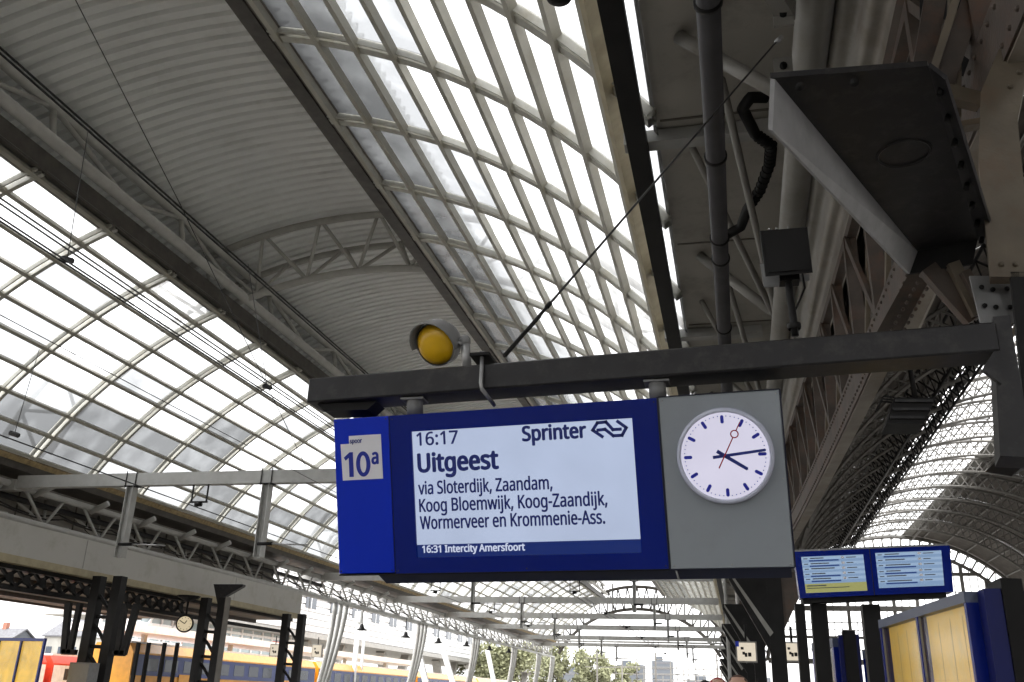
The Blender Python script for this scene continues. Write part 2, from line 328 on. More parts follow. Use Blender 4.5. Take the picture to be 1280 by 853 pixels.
# raised middle: corrugated vault, its side sheets and edge beams
RV = 18.72
PITCH = .45
def vault_sheet(y0, y1, base_fn, n):
    rows = []; y = y0
    while y < y1-1e-6:
        for dy, off in ((0, 0), (.27, 0), (.32, .19), (.39, .19)):
            rows.append([base_fn(i/n, off, y+dy) for i in range(n+1)])
        y += PITCH
    rows.append([base_fn(i/n, 0, y1) for i in range(n+1)])
    return MB().grid(rows)
VA, VB = -27.0, 11.6
vm = vault_sheet(0, 12.6, lambda t, o, y: arc(VA+(VB-VA)*t, RV+o, y), 18).mesh('corrugated_sheet', 'vault')
lw = vault_sheet(0, 12.6, lambda t, o, y: Vector((-19.5-2.7*t, y, 13.95+2.1*t+o)), 1).mesh('side_sheet', 'vault')
rw = vault_sheet(0, 12.6, lambda t, o, y: Vector((-9.78+o, y, 14.85+2.95*t)), 1).mesh('side_sheet', 'vault')
y = 142-12.6*19
while y < 141:
    for me, nm in ((vm, 'corrugated_sheet'), (lw, 'side_sheet'), (rw, 'side_sheet')): link(me, nm, hall, (0, y, 0))
    y += 12.6
MB().box((-19.5, YA, 14.03), (-19.12, YB, 14.66)).build('edge_beam', 'darkbeam', hall)
MB().box((-19.66, YA, 13.9), (-19.51, YB, 14.2)).build('edge_flashing', 'brownbeam', hall)
MB().box((-10.66, YA, 14.72), (-10.26, YB, 15.0)).build('edge_beam', 'darkbeam', hall)
MB().box((-10.22, YA, 14.74), (-10.0, YB, 14.92)).build('edge_rail', 'brownbeam', hall)
rod('edge_tube', (-9.84, YA, 14.73), (-9.84, YB, 14.73), .10, 'brownbeam', hall)
for y in ribs_y[30:]: MB().box((-9.98, y-.12, 14.58), (-9.6, y+.12, 14.70)).build('edge_clip', 'roofbar', hall)
# long lattice girder at the left foot of the raised vault
rod('girder_chord', (-19.28, YA, 16.25), (-19.28, YB, 16.25), .17, 'trusslight', hall, 10)
rod('girder_chord', (-18.98, YA, 15.0), (-18.98, YB, 15.0), .2, 'trusslight', hall, 10)
y = YA
for k in range(int((YB-YA)/7)):
    yy = YA+3.5+7*k
    rod('girder_post', (-19.28, yy, 16.25), (-18.98, yy, 15.0), .10, 'trusslight', hall)
    rod('girder_diagonal', (-19.28, yy, 16.25), (-18.98, yy+3.7, 15.0), .085, 'trusslight', hall)
    rod('girder_diagonal', (-19.28, yy+7, 16.25), (-18.98, yy+3.7, 15.0), .085, 'trusslight', hall)
# main arched trusses (outside the glass, inside the raised vault)
def truss_parts(y, parent, t0=-56, t1=52):
    n = 30
    MB().tube([arc(t0+(t1-t0)*i/n, 16.6, y+1.2) for i in range(n+1)], .15, 8).build('bottom_chord', 'trusslight', parent, True)
    for dy in (0, 2.6): MB().tube([arc(t0+(t1-t0)*i/n, 18.4-.9*abs(2*i/n-1)**3, y+dy) for i in range(n+1)], .14, 8).build('top_chord', 'truss', parent, True)
    m = 14
    for i in range(m):
        a = t0+(t1-t0)*i/m; c = t0+(t1-t0)*(i+.5)/m; b = t0+(t1-t0)*(i+1)/m
        f = lambda t: 18.5-.9*abs(2*(t-t0)/(t1-t0)-1)**3
        for dy in (0, 2.6):
            rod('web_bar', arc(a, 16.6, y+1.2), arc(c, f(c), y+dy), .075, 'trusslight', parent)
            rod('web_bar', arc(b, 16.6, y+1.2), arc(c, f(c), y+dy), .075, 'trusslight', parent)
for k in (-2, 0, 2, 4, 6):
    tr = bpy.data.objects.new('arch_truss', None); C.objects.link(tr); tr.parent = hall
    truss_parts(30+14*k, tr)
# far gable arch
ga = bpy.data.objects.new('end_arch', None); C.objects.link(ga); ga.parent = hall
def end_out(t): a = R_(-62+124*t); return Vector((-14.45+14.75*math.sin(a), 142.6, 1.4+14.75*math.cos(a)))
def end_in(t): a = R_(-62+124*t); return Vector((-14.45+13.4*math.sin(a), 142.6, .6+12.3*math.cos(a)))
for fn in (end_out, end_in): MB().tube([fn(i/32) for i in range(33)], .26, 6).build('arch_chord', 'darkbeam', ga)
for i in range(22):
    rod('arch_web', end_out(i/22), end_in((i+.5)/22), .11, 'darkbeam', ga, 5); rod('arch_web', end_out((i+1)/22), end_in((i+.5)/22), .11, 'darkbeam', ga, 5)
for x in (-18.1, -10.4): rod('arch_post', (x, 142.6, 12.4), (x, 142.6, 16.6), .12, 'darkbeam', ga)
rod('arch_tie', (-27.3, 142.4, 8.2), (-1.6, 142.4, 8.2), .14, 'gantry', ga)
# left eaves: gutter, tubular eaves girder and cladding
MB().prism([(-26.9, YA, 7.72), (-26.75, YA, 7.98), (-28.2, YA, 8.3), (-28.2, YA, 7.5)], (0, YB-YA, 0)).build('gutter', 'darkbeam', hall)
MB().box((-27.4, YA, 7.25), (-27.2, YB, 7.4)).build('gutter_bearer', 'brownbeam', hall)
MB().box((-28.2, YA, 5.0), (-28.1, 54, 7.6)).build('wall_cladding', 'dull', hall)
rod('eaves_chord', (-27.05, YA, 7.15), (-27.05, YB, 7.15), .13, 'gantry', hall, 10)
rod('eaves_chord', (-26.85, YA, 5.85), (-26.85, YB, 5.85), .15, 'gantry', hall, 10)
rod('cable_bundle', (-27.4, YA, 6.75), (-27.4, 60, 6.75), .12, 'black', hall)
for cx_, z0_, sg_ in ((-27.25, 6.55, .18), (-27.6, 6.9, .1), (-27.9, 6.2, .22), (-26.98, 6.35, .12)):
    pts = []
    for j in range(0, 26): y_ = 12+j*3.5; pts += [(cx_, y_+3.5*t, z0_-sg_*4*t*(1-t)-.04*(j % 3)) for t in (0, .25, .5, .75)]
    MB().tube(pts, .035, 5).build('sagging_cable', 'black', hall)
for j in range(14):
    y_ = 21+3.5*j; MB().tube([(-27.4, y_, 6.9), (-27.5, y_+.1, 6.3), (-27.3, y_+.3, 6.1), (-27.1, y_+.7, 6.2)], .04, 5).build('cable_hook', 'black', hall)
    MB().box((-28.09, y_-.03, 5.1), (-28.06, y_+.03, 7.4)).build('cladding_joint', 'darkbeam', hall)
    rod('outrigger', (-28.1, y_+1.75, 6.2), (-26.9, y_+1.75, 6.0), .06, 'gantry', hall)
k = 0; y = YA
while y < YB-1:
    for dx in (0, -.9):
        rod('eaves_web', (-26.85, y+1.75, 5.85), (-27.05+dx, y+.6, 7.12), .065, 'gantry', hall)
        rod('eaves_web', (-26.85, y+1.75, 5.85), (-27.05+dx, y+2.9, 7.12), .065, 'gantry', hall)
    rod('bracket_stub', (-27.1, y+1.2, 7.0), (-26.3, y+1.2, 7.35), .13, 'gantry', hall) if y < 70 else None
    y += 3.5
# curved tubular columns carrying the eaves beyond the old canopy
for y in (62, 80, 98, 116, 131, 141):
    c = bpy.data.objects.new('curved_column', None); C.objects.link(c); c.parent = hall
    for dy in (-1.0, 0, 1.0):
        pts = [(-26.85-1.5*(1-t)**1.6, y+dy*(.35+.65*t), -1.65+7.5*t) for t in [i/10 for i in range(11)]]
        MB().tube(pts, .17, 10).build('column_tube', 'gantry', c, True)
# right side of the hall: eaves beam on stub brackets, soffit of the valley gutter
MB().box((-1.33, YA, 8.44), (-1.0, YB, 8.60)).build('eaves_beam', 'black', hall)
MB().box((-.86, YA, 8.86), (2.24, YB, 8.98)).build('valley_soffit', 'sof', hall)
MB().box((-.90, YA, 8.80), (-.863, YB, 9.0)).build('soffit_lip', 'dull', hall)
for k in range(-2, 15):
    y = 13.2+8.9*k; MB().box((-1.4, y-.14, 8.605), (1.0, y+.14, 8.83)).build('soffit_bracket', 'gantry', hall) if y < YB else None
for k in range(-5, 30):
    y = 8.4+4.45*k
    if y < YB: MB().box((-.78, y-.02, 8.835), (1.28, y+.02, 8.855)).build('soffit_joint', 'brownbeam', hall)
# ------------------------------------------------------------------ dark drain pipe and pale tube under the valley
pp = thing('drain_pipe', 'long dark round pipe running overhead under the grey soffit, left of the pale tube', 'pipe')
rod('pipe_run', (.055, -10, 6.5), (.055, 120, 6.5), .125, 'pipe', pp, 20)
for y in (4.9, 7.5, 10.35, 12.6, 13.3, 16.2, 19, 22, 25, 30, 35):
    MB().lathe([(.127, -.03), (.145, -.03), (.145, .03), (.127, .03)], (.055, y, 6.5), Matrix.Rotation(R_(90), 3, 'X'), 20).build('pipe_collar', 'black', pp, True)
    rod('hanger', (.055, y, 6.6), (.055, y, 8.86), .012, 'black', pp, 5)
tb = thing('pale_tube_girder', 'thick pale tubular girder running along under the soffit with slim diagonal struts', 'girder')
rod('main_tube', (1.17, -10, 7.0), (1.17, 140, 7.0), .20, 'tube', tb, 20)
for y in (7.9, 22, 36, 50): MB().lathe([(.202, -.012), (.212, -.012), (.212, .012), (.202, .012)], (1.17, y, 7.0), Matrix.Rotation(R_(90), 3, 'X'), 20).build('tube_joint', 'sheet', tb)
for y in (10.2, 17.2, 24.2, 31.2, 45.2, 59.2):
    rod('strut', (1.17, y, 7.0), (-.35, y+.6, 8.8), .10, 'tube', tb, 12)
    rod('strut', (1.1, y+7.2, 7.0), (.2, y+1.0, 8.3), .06, 'tube', tb, 10)
    rod('strut', (1.1, y+7.2, 7.0), (-.4, y+3.0, 8.8), .06, 'tube', tb, 10)
g1 = thing('gusset_arm', 'pale flat arm with bolted lugs, slanting down to the pale tube at the top edge', 'bracket')
MB().bar((.12, 6.6, 7.2), (.86, 8.1, 6.72), .17, .30).build('flat_arm', 'tube', g1)
for p in ((.80, 8.0, 6.62), (.82, 8.7, 6.5)):
    l = MB().box((p[0]-.1, p[1]-.02, p[2]-.13), (p[0]+.1, p[1]+.02, p[2]+.13)).build('lug', 'tube', g1); rod('bolt', (p[0], p[1]-.06, p[2]), (p[0], p[1]+.04, p[2]), .04, 'black', l)
# flexible black hose behind the pipe
hz = thing('rubber_hose', 'bent black ribbed hose hanging between dark pipe and pale tube', 'hose')
hp = [at(958, 122, z=8.3), at(938, 122, z=8.25), at(928, 136, z=8.2), at(944, 168, z=8.1), at(964, 182, z=8.0), at(962, 205, z=7.95), at(950, 238, z=7.9), at(934, 262, z=7.8), at(926, 284, z=7.7), at(905, 296, z=7.6)]
hp2 = []
for i in range(len(hp)-1):
    for j in range(5): hp2.append(hp[i].lerp(hp[i+1], j/5))
MB().tube(hp2, .085, 10).build('hose_body', 'black', hz, True)
for i in range(16, 34, 1):
    d = (hp2[min(i+1, len(hp2)-1)]-hp2[max(0, i-1)]).normalized(); MB().tube([hp2[i]-d*.008, hp2[i]+d*.008], .097, 10).build('hose_ring', 'black', hz)
# ------------------------------------------------------------------ the old hall on the right: riveted girder, fluted sheets, columns
def cv(y): return -.001*y*y if y < 30 else -.9-.0245*(y-30)
YS = [-12, -6, 0, 3, 6, 9, 12, 15, 18, 21, 25, 30, 40, 60, 90, 140]
sh = thing('fluted_fascia', 'curved pale fluted sheet lining beside the pale tube, streaked with dirt', 'cladding')
prof = [(1.34+.61*t/28+.035*math.cos(t/28*math.pi*6), 7.0-1.1*t/28+.05*math.cos(t/28*math.pi*6)) for t in range(29)]
for a, b in zip(YS[:-1], YS[1:]):
    n = 4 if b <= 30 else 6
    MB().grid([[Vector((x+cv(a+(b-a)*i/n)*.75*(x-1.2)/.7, a+(b-a)*i/n, z)) for x, z in prof] for i in range(n+1)]).build('fluted_sheet', 'sheet', sh, True)
og = thing('riveted_lattice_girder', 'old brown riveted lattice girder with a pale lower flange, running away on the right', 'girder')
def cbox(x0, x1, z0, z1, nm, m, parent, ys=YS):
    for a, b in zip(ys[:-1], ys[1:]):
        mb = MB(); n = 3; rows = []
        for i in range(n+1):
            y = a+(b-a)*i/n; c = cv(y); rows.append([(x0+c, y, z0), (x1+c, y, z0), (x1+c, y, z1), (x0+c, y, z1), (x0+c, y, z0)])
        mb.grid(rows).build(nm, m, parent)
cbox(1.74, 1.755, 3.6, 4.05, 'lower_flange', 'olds', og); cbox(1.76, 1.93, 3.585, 3.6, 'flange_plate', 'flange', og)
cbox(1.80, 1.92, 5.75, 5.88, 'upper_flange', 'olds', og); cbox(1.90, 1.92, 3.61, 4.0, 'lower_flange', 'olds', og)
y = 1.0; i = 0
while y < 60:
    c0, c1 = cv(y), cv(y+1.5)
    MB().bar((1.84+c0, y, 4.0), (1.84+c0, y, 5.76), .16, .12, (0, 1, 0)).build('web_post', 'olds', og)
    MB().bar((1.80+c0, y, 4.0), (1.80+c1, y+1.5, 5.76), .10, .05, (1, 0, 0)).build('web_diagonal', 'olds', og)
    MB().bar((1.88+c0, y, 5.76), (1.88+c1, y+1.5, 4.0), .10, .05, (1, 0, 0)).build('web_diagonal', 'cream', og)
    y += 1.5
rv = MB()
yy = 4
while yy < 24:
    for z in (3.68, 3.97):
        for dy in (0,):
            c = cv(yy); rv.lathe([(.0, -.022), (.016, -.014), (.02, 0)], (1.74+c, yy, z), Matrix.Rotation(R_(90), 3, 'Y'), 6)
    yy += .16
tag(rv.build('rivets', 'olds', og), kind='stuff')
wp = MB().box((2.25, YA, 5.9), (2.3, YB, 10)).build('back_plate', 'olds', og)
# near end of the old girder: riveted cream rib, gusset plates and struts above the sign beam
nr = thing('curved_riveted_rib', 'cream painted riveted rib curving down at the right edge of the photo', 'rib')
ribpts = [(1300, -40, 5.0), (1258, 40, 5.0), (1226, 115, 5.0), (1223, 200, 5.0), (1238, 346, 5.0), (1300, 346, 5.0), (1282, 250, 5.0), (1272, 150, 5.0), (1283, 95, 5.0), (1330, 10, 5.0)]
MB().prism([at(a, b, y=5.0) for a, b, c in ribpts], (.02, .10, .0)).build('rib_plate', 'cream', nr)
for a, b in ((1274, 90), (1263, 108), (1285, 60), (1252, 330), (1270, 330)):
    p = at(a, b, y=4.99); MB().lathe([(0, -.015), (.012, -.01), (.016, .012)], p, Matrix.Rotation(R_(-90), 3, 'X'), 8).build('rivet', 'cream', nr)
ns = thing('riveted_strut_cluster', 'brown riveted struts meeting above the sloping steel tray at top right', 'truss')
for (a, b), (c, d), wd, y, m in (((1172, -20), (1150, 110), .14, 5.6, 'olds'), ((1222, -20), (1178, 110), .13, 5.5, 'olds'), ((1250, -30), (1225, 100), .10, 5.7, 'cream'),
        ((1198, -10), (1160, 110), .05, 5.45, 'cream'), ((1165, 113), (1225, 128), .10, 5.4, 'cream'), ((1190, 80), (1190, 150), .10, 5.55, 'cream'), ((1195, 160), (1225, 155), .04, 5.4, 'cream'),
        ((1160, 335), (1218, 400), .11, 5.5, 'olds'), ((1190, 330), (1222, 395), .07, 5.45, 'cream'), ((1205, 340), (1232, 392), .05, 5.4, 'olds'),
        ((1240, -20), (1246, 92), .16, 5.9, 'olds'), ((1290, 380), (1240, 420), .05, 5.9, 'olds'), ((1290, 395), (1250, 430), .04, 5.9, 'cream'), ((1130, -20), (1106, 90), .05, 5.5, 'olds')):
    MB().bar(at(a, b, y=y), at(c, d, y=y+.05), wd, .08, (0, 1, 0)).build('strut', m, ns)
for poly, y, m in (([(1212, 345), (1240, 345), (1262, 402), (1226, 404)], 5.2, 'plate'), ([(1240, 350), (1275, 350), (1290, 402), (1262, 402)], 5.25, 'plate'), ([(1148, 95), (1185, 100), (1192, 180), (1160, 140)], 5.6, 'olds'),
        ([(1150, -20), (1300, -20), (1300, 90), (1230, 100), (1150, 80)], 6.3, 'black')):
    g = MB().prism([at(a, b, y=y) for a, b in poly], (0, .02, 0)).build('gusset_plate', m, ns)
    if m == 'plate':
        cx = sum(a for a, b in poly)/4; cy = sum(b for a, b in poly)/4
        for dx, dy in ((-8, -15), (6, -12), (-4, 8), (10, 10)):
            rod('bolt', at(cx+dx, cy+dy, y=y-.02), at(cx+dx, cy+dy, y=y+.01), .014, 'black', g, 8)
# inclined steel strut passing behind the sign beam (pale flat side)
ic = thing('inclined_strut', 'broad riveted strut with a pale flat side, coming down behind the black sign beam', 'strut')
MB().prism([at(1143, 330, y=7.2), at(1172, 330, y=7.2), at(1126, 415, y=8.0), at(1096, 415, y=8.0)], (.02, .1, 0)).build('strut_plate', 'olds', ic)
MB().prism([at(1173, 330, y=7.2), at(1185, 330, y=7.2), at(1146, 415, y=8.0), at(1127, 415, y=8.0)], (.02, .1, 0)).build('strut_side', 'flange', ic)
for i in range(9):
    for o in (0, 16):
        p = at(1152+o-i*4.6, 344+i*8.4, y=7.25+i*.08-.01); rod('rivet', p, p+Vector((0, .03, 0)), .014, 'olds', ic, 6)
# sloping steel tray bracket
tr = thing('steel_tray_bracket', 'big black wedge shaped steel tray with a grey side plate, hanging at upper right', 'bracket')
A0, A1 = at(963, 98, z=2.62), at(960, 162, z=2.38); B0, B1 = at(1144, 315, z=2.62), at(1133, 342, z=2.50)
C0 = at(1222, 300, z=2.62); D0 = at(1160, 83, z=2.62); C1 = at(1216, 330, z=2.49)
n_ = Vector((-.02, -.0, 0))
MB().prism([A0, B0, B1, A1], (.02, .01, 0)).build('side_plate', 'plate2', tr)
MB().prism([A0, D0, C0, B0], (0, 0, .03)).build('tray_plate', 'charcoal', tr)
MB().prism([B0, C0, C1, B1+Vector((.012, .01, 0))], (0, .02, 0)).build('end_plate', 'black', tr)
MB().prism([D0, C0, C0+Vector((.10, 0, -.08)), D0+Vector((.06, 0, -.08))], (.01, 0, .02)).build('bolted_flange', 'charcoal', tr)
for i in range(8):
    p = D0.lerp(C0, (i+.6)/8)+Vector((.03, 0, -.03)); rod('bolt', p, p+Vector((-.01, 0, -.035)), .014, 'black', tr, 8)
MB().lathe([(.118, -.004), (.124, -.008), (.130, -.004), (.130, 0)], at(1130, 192, z=2.615), None, 28).build('ring_mark', 'charcoal', tr)
rod('lip_bolt', at(1068, 103, z=2.60), at(1068, 103, z=2.55), .02, 'black', tr); rod('lip_bolt', at(1000, 108, z=2.60), at(1000, 108, z=2.55), .02, 'black', tr)
# ------------------------------------------------------------------ black beam that carries the sign
bm_ = thing('sign_beam', 'long black rectangular steel beam carrying the blue departure sign', 'beam')
def bx(u): return Vector((-2.455+3.70*u, 4.60-.21*u, 0))
TL, TR = at(386, 473, y=4.60), at(1245, 402, y=4.39)
BH, BD = .145, .20
def obox(name, m, p0, p1, h, dep, parent, zoff=0):
    d = (p1-p0); d.z = 0; nrm = Vector((-d.y, d.x, 0)).normalized()*dep
    return MB().prism([p0+Vector((0, 0, zoff)), p1+Vector((0, 0, zoff)), p1+Vector((0, 0, zoff-h)), p0+Vector((0, 0, zoff-h))], nrm).build(name, m, parent)
bo = obox('beam_tube', 'charcoal', TL, TR, BH, BD, bm_)
bo.modifiers.new('b', 'BEVEL').width = .008
e0 = TL+Vector((.05, .04, -BH)); MB().prism([e0, e0+Vector((.36, 0, 0)), e0+Vector((.31, 0, -.045)), e0+Vector((.05, 0, -.045))], (0, .14, 0)).build('end_foot', 'black', bm_)
# post and gussets the beam is welded to
PA = at(1243, 398, y=4.45)
MB().prism([at(1241, 396, y=4.42), at(1262, 394, y=4.42), at(1292, 572, y=4.42), at(1250, 570, y=4.42)], (.03, .22, 0)).build('end_post', 'charcoal', bm_)
MB().prism([at(1228, 462, y=4.40), at(1248, 430, y=4.40), at(1252, 480, y=4.40)], (.0, .03, 0)).build('end_gusset', 'charcoal', bm_)
MB().prism([at(1263, 340, y=5.0), at(1330, 340, y=5.0), at(1330, 580, y=5.0), at(1287, 572, y=5.0)], (0, .03, 0)).build('side_plate', 'black', bm_)
MB().prism([at(1250, 572, y=4.7), at(1300, 520, y=4.7), at(1320, 560, y=4.7), at(1285, 578, y=4.7)], (.0, .3, 0)).build('foot_plate', 'black', bm_)
# hook bolt over the beam
hk = thing('hook_bolt', 'bent steel hook bolt clamped over the black beam right of the amber lamp', 'bolt')
q0 = at(603, 440, y=4.54); q1 = at(601, 478, y=4.50); q2 = at(602, 486, y=4.50); q3 = at(618, 507, y=4.62)
MB().tube([q0, q1, q2, q3], .011, 8).build('bolt_rod', 'galv', hk, True)
c_ = at(605, 450, y=4.6); MB().box((c_.x-.055, 4.50, c_.z-.008), (c_.x+.055, 4.74, c_.z+.008)).build('clamp_plate', 'black', hk)
rod('nut', q0+Vector((0, 0, .0)), q0+Vector((0, 0, -.03)), .018, 'galv', hk, 6)
# stay cable with turnbuckle
st = thing('stay_cable', 'thin steel stay cable with a turnbuckle, rising from the beam to the soffit', 'cable')
s0, s1 = at(630, 446, y=4.62), at(970, 53, y=6.4)
rod('cable', s0, s1, .0075, 'wire', st, 6)
def sp(t): return s0.lerp(s1, t)
rod('turnbuckle', sp(.002), sp(.055), .013, 'black', st)
for t in (.06, .068, .076, .084): 
    a = sp(t); MB().tube([a+Vector((-.012, 0, -.02)), a+Vector((.02, 0, .012)), a+Vector((.03, .0, .04))], .008, 6).build('shackle', 'black', st)
rod('cable_clamp', sp(.112), sp(.122), .015, 'black', st); rod('cable_end', sp(.05), sp(.112), .010, 'black', st)
rod('anchor_bolt', s1, s1+Vector((.05, .02, .06)), .02, 'galv', st)
# ------------------------------------------------------------------ the blue departure sign
S_O = (-2.1381, 4.592, 1.4226); S_R = (R_(15.87), R_(-.532), R_(-3.222))
sg = thing('departure_sign', 'large blue hanging departure display for platform 10a showing the 16:17 train', 'sign', S_O, S_R)
def sb(name, m, u0, u1, v0, v1, y0, y1, parent=sg, bev=0):
    o = MB().box((u0, y0, -v1), (u1, y1, -v0)).build(name, m, parent)
    if bev: o.modifiers.new('b', 'BEVEL').width = bev
    return o
npn = sb('number_panel', 'blue', .0, .3305, 0, .846, 0, .26, bev=.003)
hs_ = MB()
for u0, u1, v0, v1 in ((.338, .462, 0, .85), (1.672, 1.802, 0, .85), (.462, 1.672, 0, .094), (.462, 1.672, .770, .85)): hs_.box((u0, 0, -v1), (u1, .02, -v0))
hs_.box((.338, .02, -.85), (1.802, .26, 0)); house = hs_.build('screen_housing', 'blued', sg)
sb('seam_strip', 'black', .3305, .338, .002, .848, .006, .25)
cpn = sb('clock_panel', 'signgrey', 1.812, 2.402, .0, .852, 0, .26, bev=.003)
sb('seam_strip', 'navy', 1.802, 1.812, -.002, .852, -.002, .26)
sb('edge_trim', 'navy', 1.812, 2.404, -.006, -.0005, -.002, .26); sb('edge_trim', 'navy', 2.4025, 2.409, -.004, .853, -.002, .26)
sb('edge_trim', 'navy', 1.812, 2.404, .8525, .858, -.002, .26)
sb('edge_trim', 'black', 0, 1.802, .8505, .858, -.001, .26)
MB().prism([(.2245, .02, -.859), (2.386, .02, -.859), (2.386, .02, -.905), (.27, .02, -.905)], (0, .20, 0)).build('cable_box', 'navy', sg)
rod('cable_tail', (1.834, .012, -.852), (1.846, .012, -.905), .005, 'galv', sg)
bdg = MB().prism([(.0386, -.003, -.1395), (.0905, -.003, -.1395), (.0905, -.003, -.0965), (.2830, -.003, -.0965), (.2855, -.003, -.3390), (.0445, -.003, -.3400)], (0, .003, 0)).build('number_badge', 'badge', npn)
text('spoor', 'lettering', .096, -.137, .0235, .074, 'ink', bdg, -.004, .05)
def flat(pts, nm='lettering'): return MB().prism([(.056+x, -.0032, -.3225+z) for x, z in pts], (0, -.0012, 0)).build(nm, 'inkb', bdg)
flat([(.030, 0), (.056, 0), (.056, .136), (.036, .136), (0, .108), (.0105, .091), (.030, .106)])
zr = MB(); n_z = 36
for i in range(n_z):
    q4 = []
    for k, (rx_, rz_) in ((i, (.0435, .0695)), (i+1, (.0435, .0695)), (i+1, (.0185, .047)), (i, (.0185, .047))):
        a = 2*math.pi*k/n_z; q4.append((.056+.116+rx_*math.cos(a), -.0040, -.3225+.068+rz_*math.sin(a)))
    zr.add(q4, [(0, 1, 2, 3)])
zr.build('lettering', 'inkb', bdg)
text('a', 'lettering', .2215, -.256, .080, .044, 'inkb', bdg, -.004, .05)
scr = MB().box((.462, .012, -.7025), (1.672, .016, -.094)).build('lcd_screen', 'screen', house)
stp = MB().box((.462, .012, -.770), (1.672, .016, -.7035)).build('lcd_footer', 'strip', house)
for s, x, z, cap, wd, b in (('16:17', .487, -.171, .069, .240, .03), ('Sprinter', 1.083, -.178, .074, .347, .06), ('Uitgeest', .486, -.314, .096, .462, .06),
        ('via Sloterdijk, Zaandam,', .484, -.434, .067, .748, .032), ('Koog Bloemwijk, Koog-Zaandijk,', .485, -.527, .067, 1.030, .032), ('Wormerveer en Krommenie-Ass.', .485, -.619, .067, 1.012, .032)):
    text(s, 'lettering', x, z, cap, wd, 'ink', scr, .009, b)
text('16:31 Intercity Amersfoort', 'lettering', .491, -.7440, .036, .574, 'lcdtext', stp, .010, .05)
# railway arrow emblem: two interlocked arrows
def emblem(x0, x1, zc, h, parent):
    W_ = x1-x0; t = .0165
    def P_(u, v): return (x0+u*W_, .0095, zc+v*h)
    for pts in ([(.27, -.50), (0, -.01), (.155, .49), (.41, .52), (.60, -.05), (.82, -.05)], [(.155, -.03), (.37, 0), (.60, -.49), (.86, -.49), (1, .03), (.76, .5)]):
        mb = MB()
        for a, b in zip(pts[:-1], pts[1:]):
            A = Vector(P_(*a)); B = Vector(P_(*b)); d = (B-A).normalized()*t*.45; mb.bar(A-d, B+d, .002, t, (1, 0, .01) if abs((B-A).x) < 1e-4 else (0, 0, 1))
        mb.build('arrow_emblem', 'ink', parent)
emblem(1.463, 1.638, -.143, .072, scr)
for u, v in ((1.83, .018), (2.385, .018), (1.83, .835), (2.385, .835), (2.11, .835), (1.83, .43), (2.385, .43)):
    rod('screw', (u, .0, -v), (u, -.002, -v), .0045, 'galv', cpn, 10)
for u, v in ((.015, .015), (.315, .015), (.015, .832), (.315, .832)): rod('screw', (u, .0, -v), (u, -.002, -v), .004, 'navy', npn, 10)
for u, v in ((.352, .02), (1.788, .02), (.352, .835), (1.788, .835), (1.07, .835)): rod('screw', (u, .0, -v), (u, -.002, -v), .004, 'navy', house, 10)
# clips that hang the sign from the beam
for u in (.45, 1.80):
    hgr = thing('sign_hanger', 'short bolted steel hanger between black beam and sign, %s' % ('above the word 16:17' if u < 1 else 'above the seam beside the clock'), 'hanger', group='sign hangers')
    mtx = Matrix.Translation(Vector(S_O)) @ Euler(S_R).to_matrix().to_4x4()
    p = mtx @ Vector((u, .1, 0)); q = Vector((p.x-.003, p.y-.02, TL.z-BH-.002+(TR.z-TL.z)*u/3.5))
    rod('hanger_tube', p, q+Vector((0, 0, .0)), .045, 'plate', hgr, 12)
    MB().box((q.x-.065, q.y-.05, q.z-.012), (q.x+.065, q.y+.05, q.z-.001)).build('flange', 'plate', hgr)
    rod('bolt', (p.x, p.y-.05, (p.z+q.z)/2), (p.x, p.y-.03, (p.z+q.z)/2), .012, 'black', hgr)
# clock on the grey panel
ck = thing('station_clock', 'round white station clock with blue marks and red second hand on the grey panel', 'clock', (0, 0, 0))
ck.matrix_world = Matrix.Translation(Vector(S_O)) @ Euler(S_R).to_matrix().to_4x4() @ Matrix.Translation(Vector((2.1205, 0, -.306))) @ Matrix.Scale(.955, 4)
rx = Matrix.Rotation(R_(90), 3, 'X')      # local z -> -y (towards viewer)
MB().lathe([(.248, 0), (.246, .030), (.240, .050), (.228, .056), (.222, .048)], (0, 0, 0), rx, 64).build('rim', 'rim', ck, True)
MB().lathe([(0, .047), (.2235, .047)], (0, 0, 0), rx, 64).build('face', 'face', ck)
fc = [c for c in kids(ck) if c.name.startswith('face')][0]
for k in range(60):
    a = R_(6*k); cx_, cz_ = math.sin(a), math.cos(a)
    if k % 5:
        p = Vector((.203*cx_, -.049, .203*cz_)); MB().lathe([(0, .0), (.0030, .0)], p, rx, 8).build('minute_dot', 'ink', fc)
    else:
        mb = MB(); t_ = Vector((cz_, 0, -cx_)); d_ = Vector((cx_, 0, cz_)); o_ = Vector((0, -.0475, 0)); pl = []
        for e, c0 in ((1, .199), (-1, .173)):
            for j in range(7): b_ = math.pi*j/6; pl.append(o_+d_*(c0+e*.0085*math.sin(b_))+t_*(e*.0085*math.cos(b_)))
        mb.prism(pl, (0, -.002, 0)).build('hour_mark', 'markblue', ck)
def hand(name, ang, l0, l1, wd, m, yy):
    a = R_(ang); d = Vector((math.sin(a), 0, math.cos(a))); s_ = Vector((math.cos(a), 0, -math.sin(a)))
    p, q = d*l0, d*l1; o = Vector((0, yy, 0))
    MB().prism([p-s_*wd/2+o, p+s_*wd/2+o, q+s_*wd/2.3+o, q+d*wd*.3+o, q-s_*wd/2.3+o], (0, -.003, 0)).build(name, m, ck)
hand('hour_hand', 124, -.045, .128, .019, 'ink', -.055); hand('minute_hand', 84.5, -.060, .203, .016, 'ink', -.060)
hand('second_hand', 28, -.070, .105, .0065, 'redh', -.066); hand('second_hand', 28, .140, .188, .0055, 'redh', -.066)
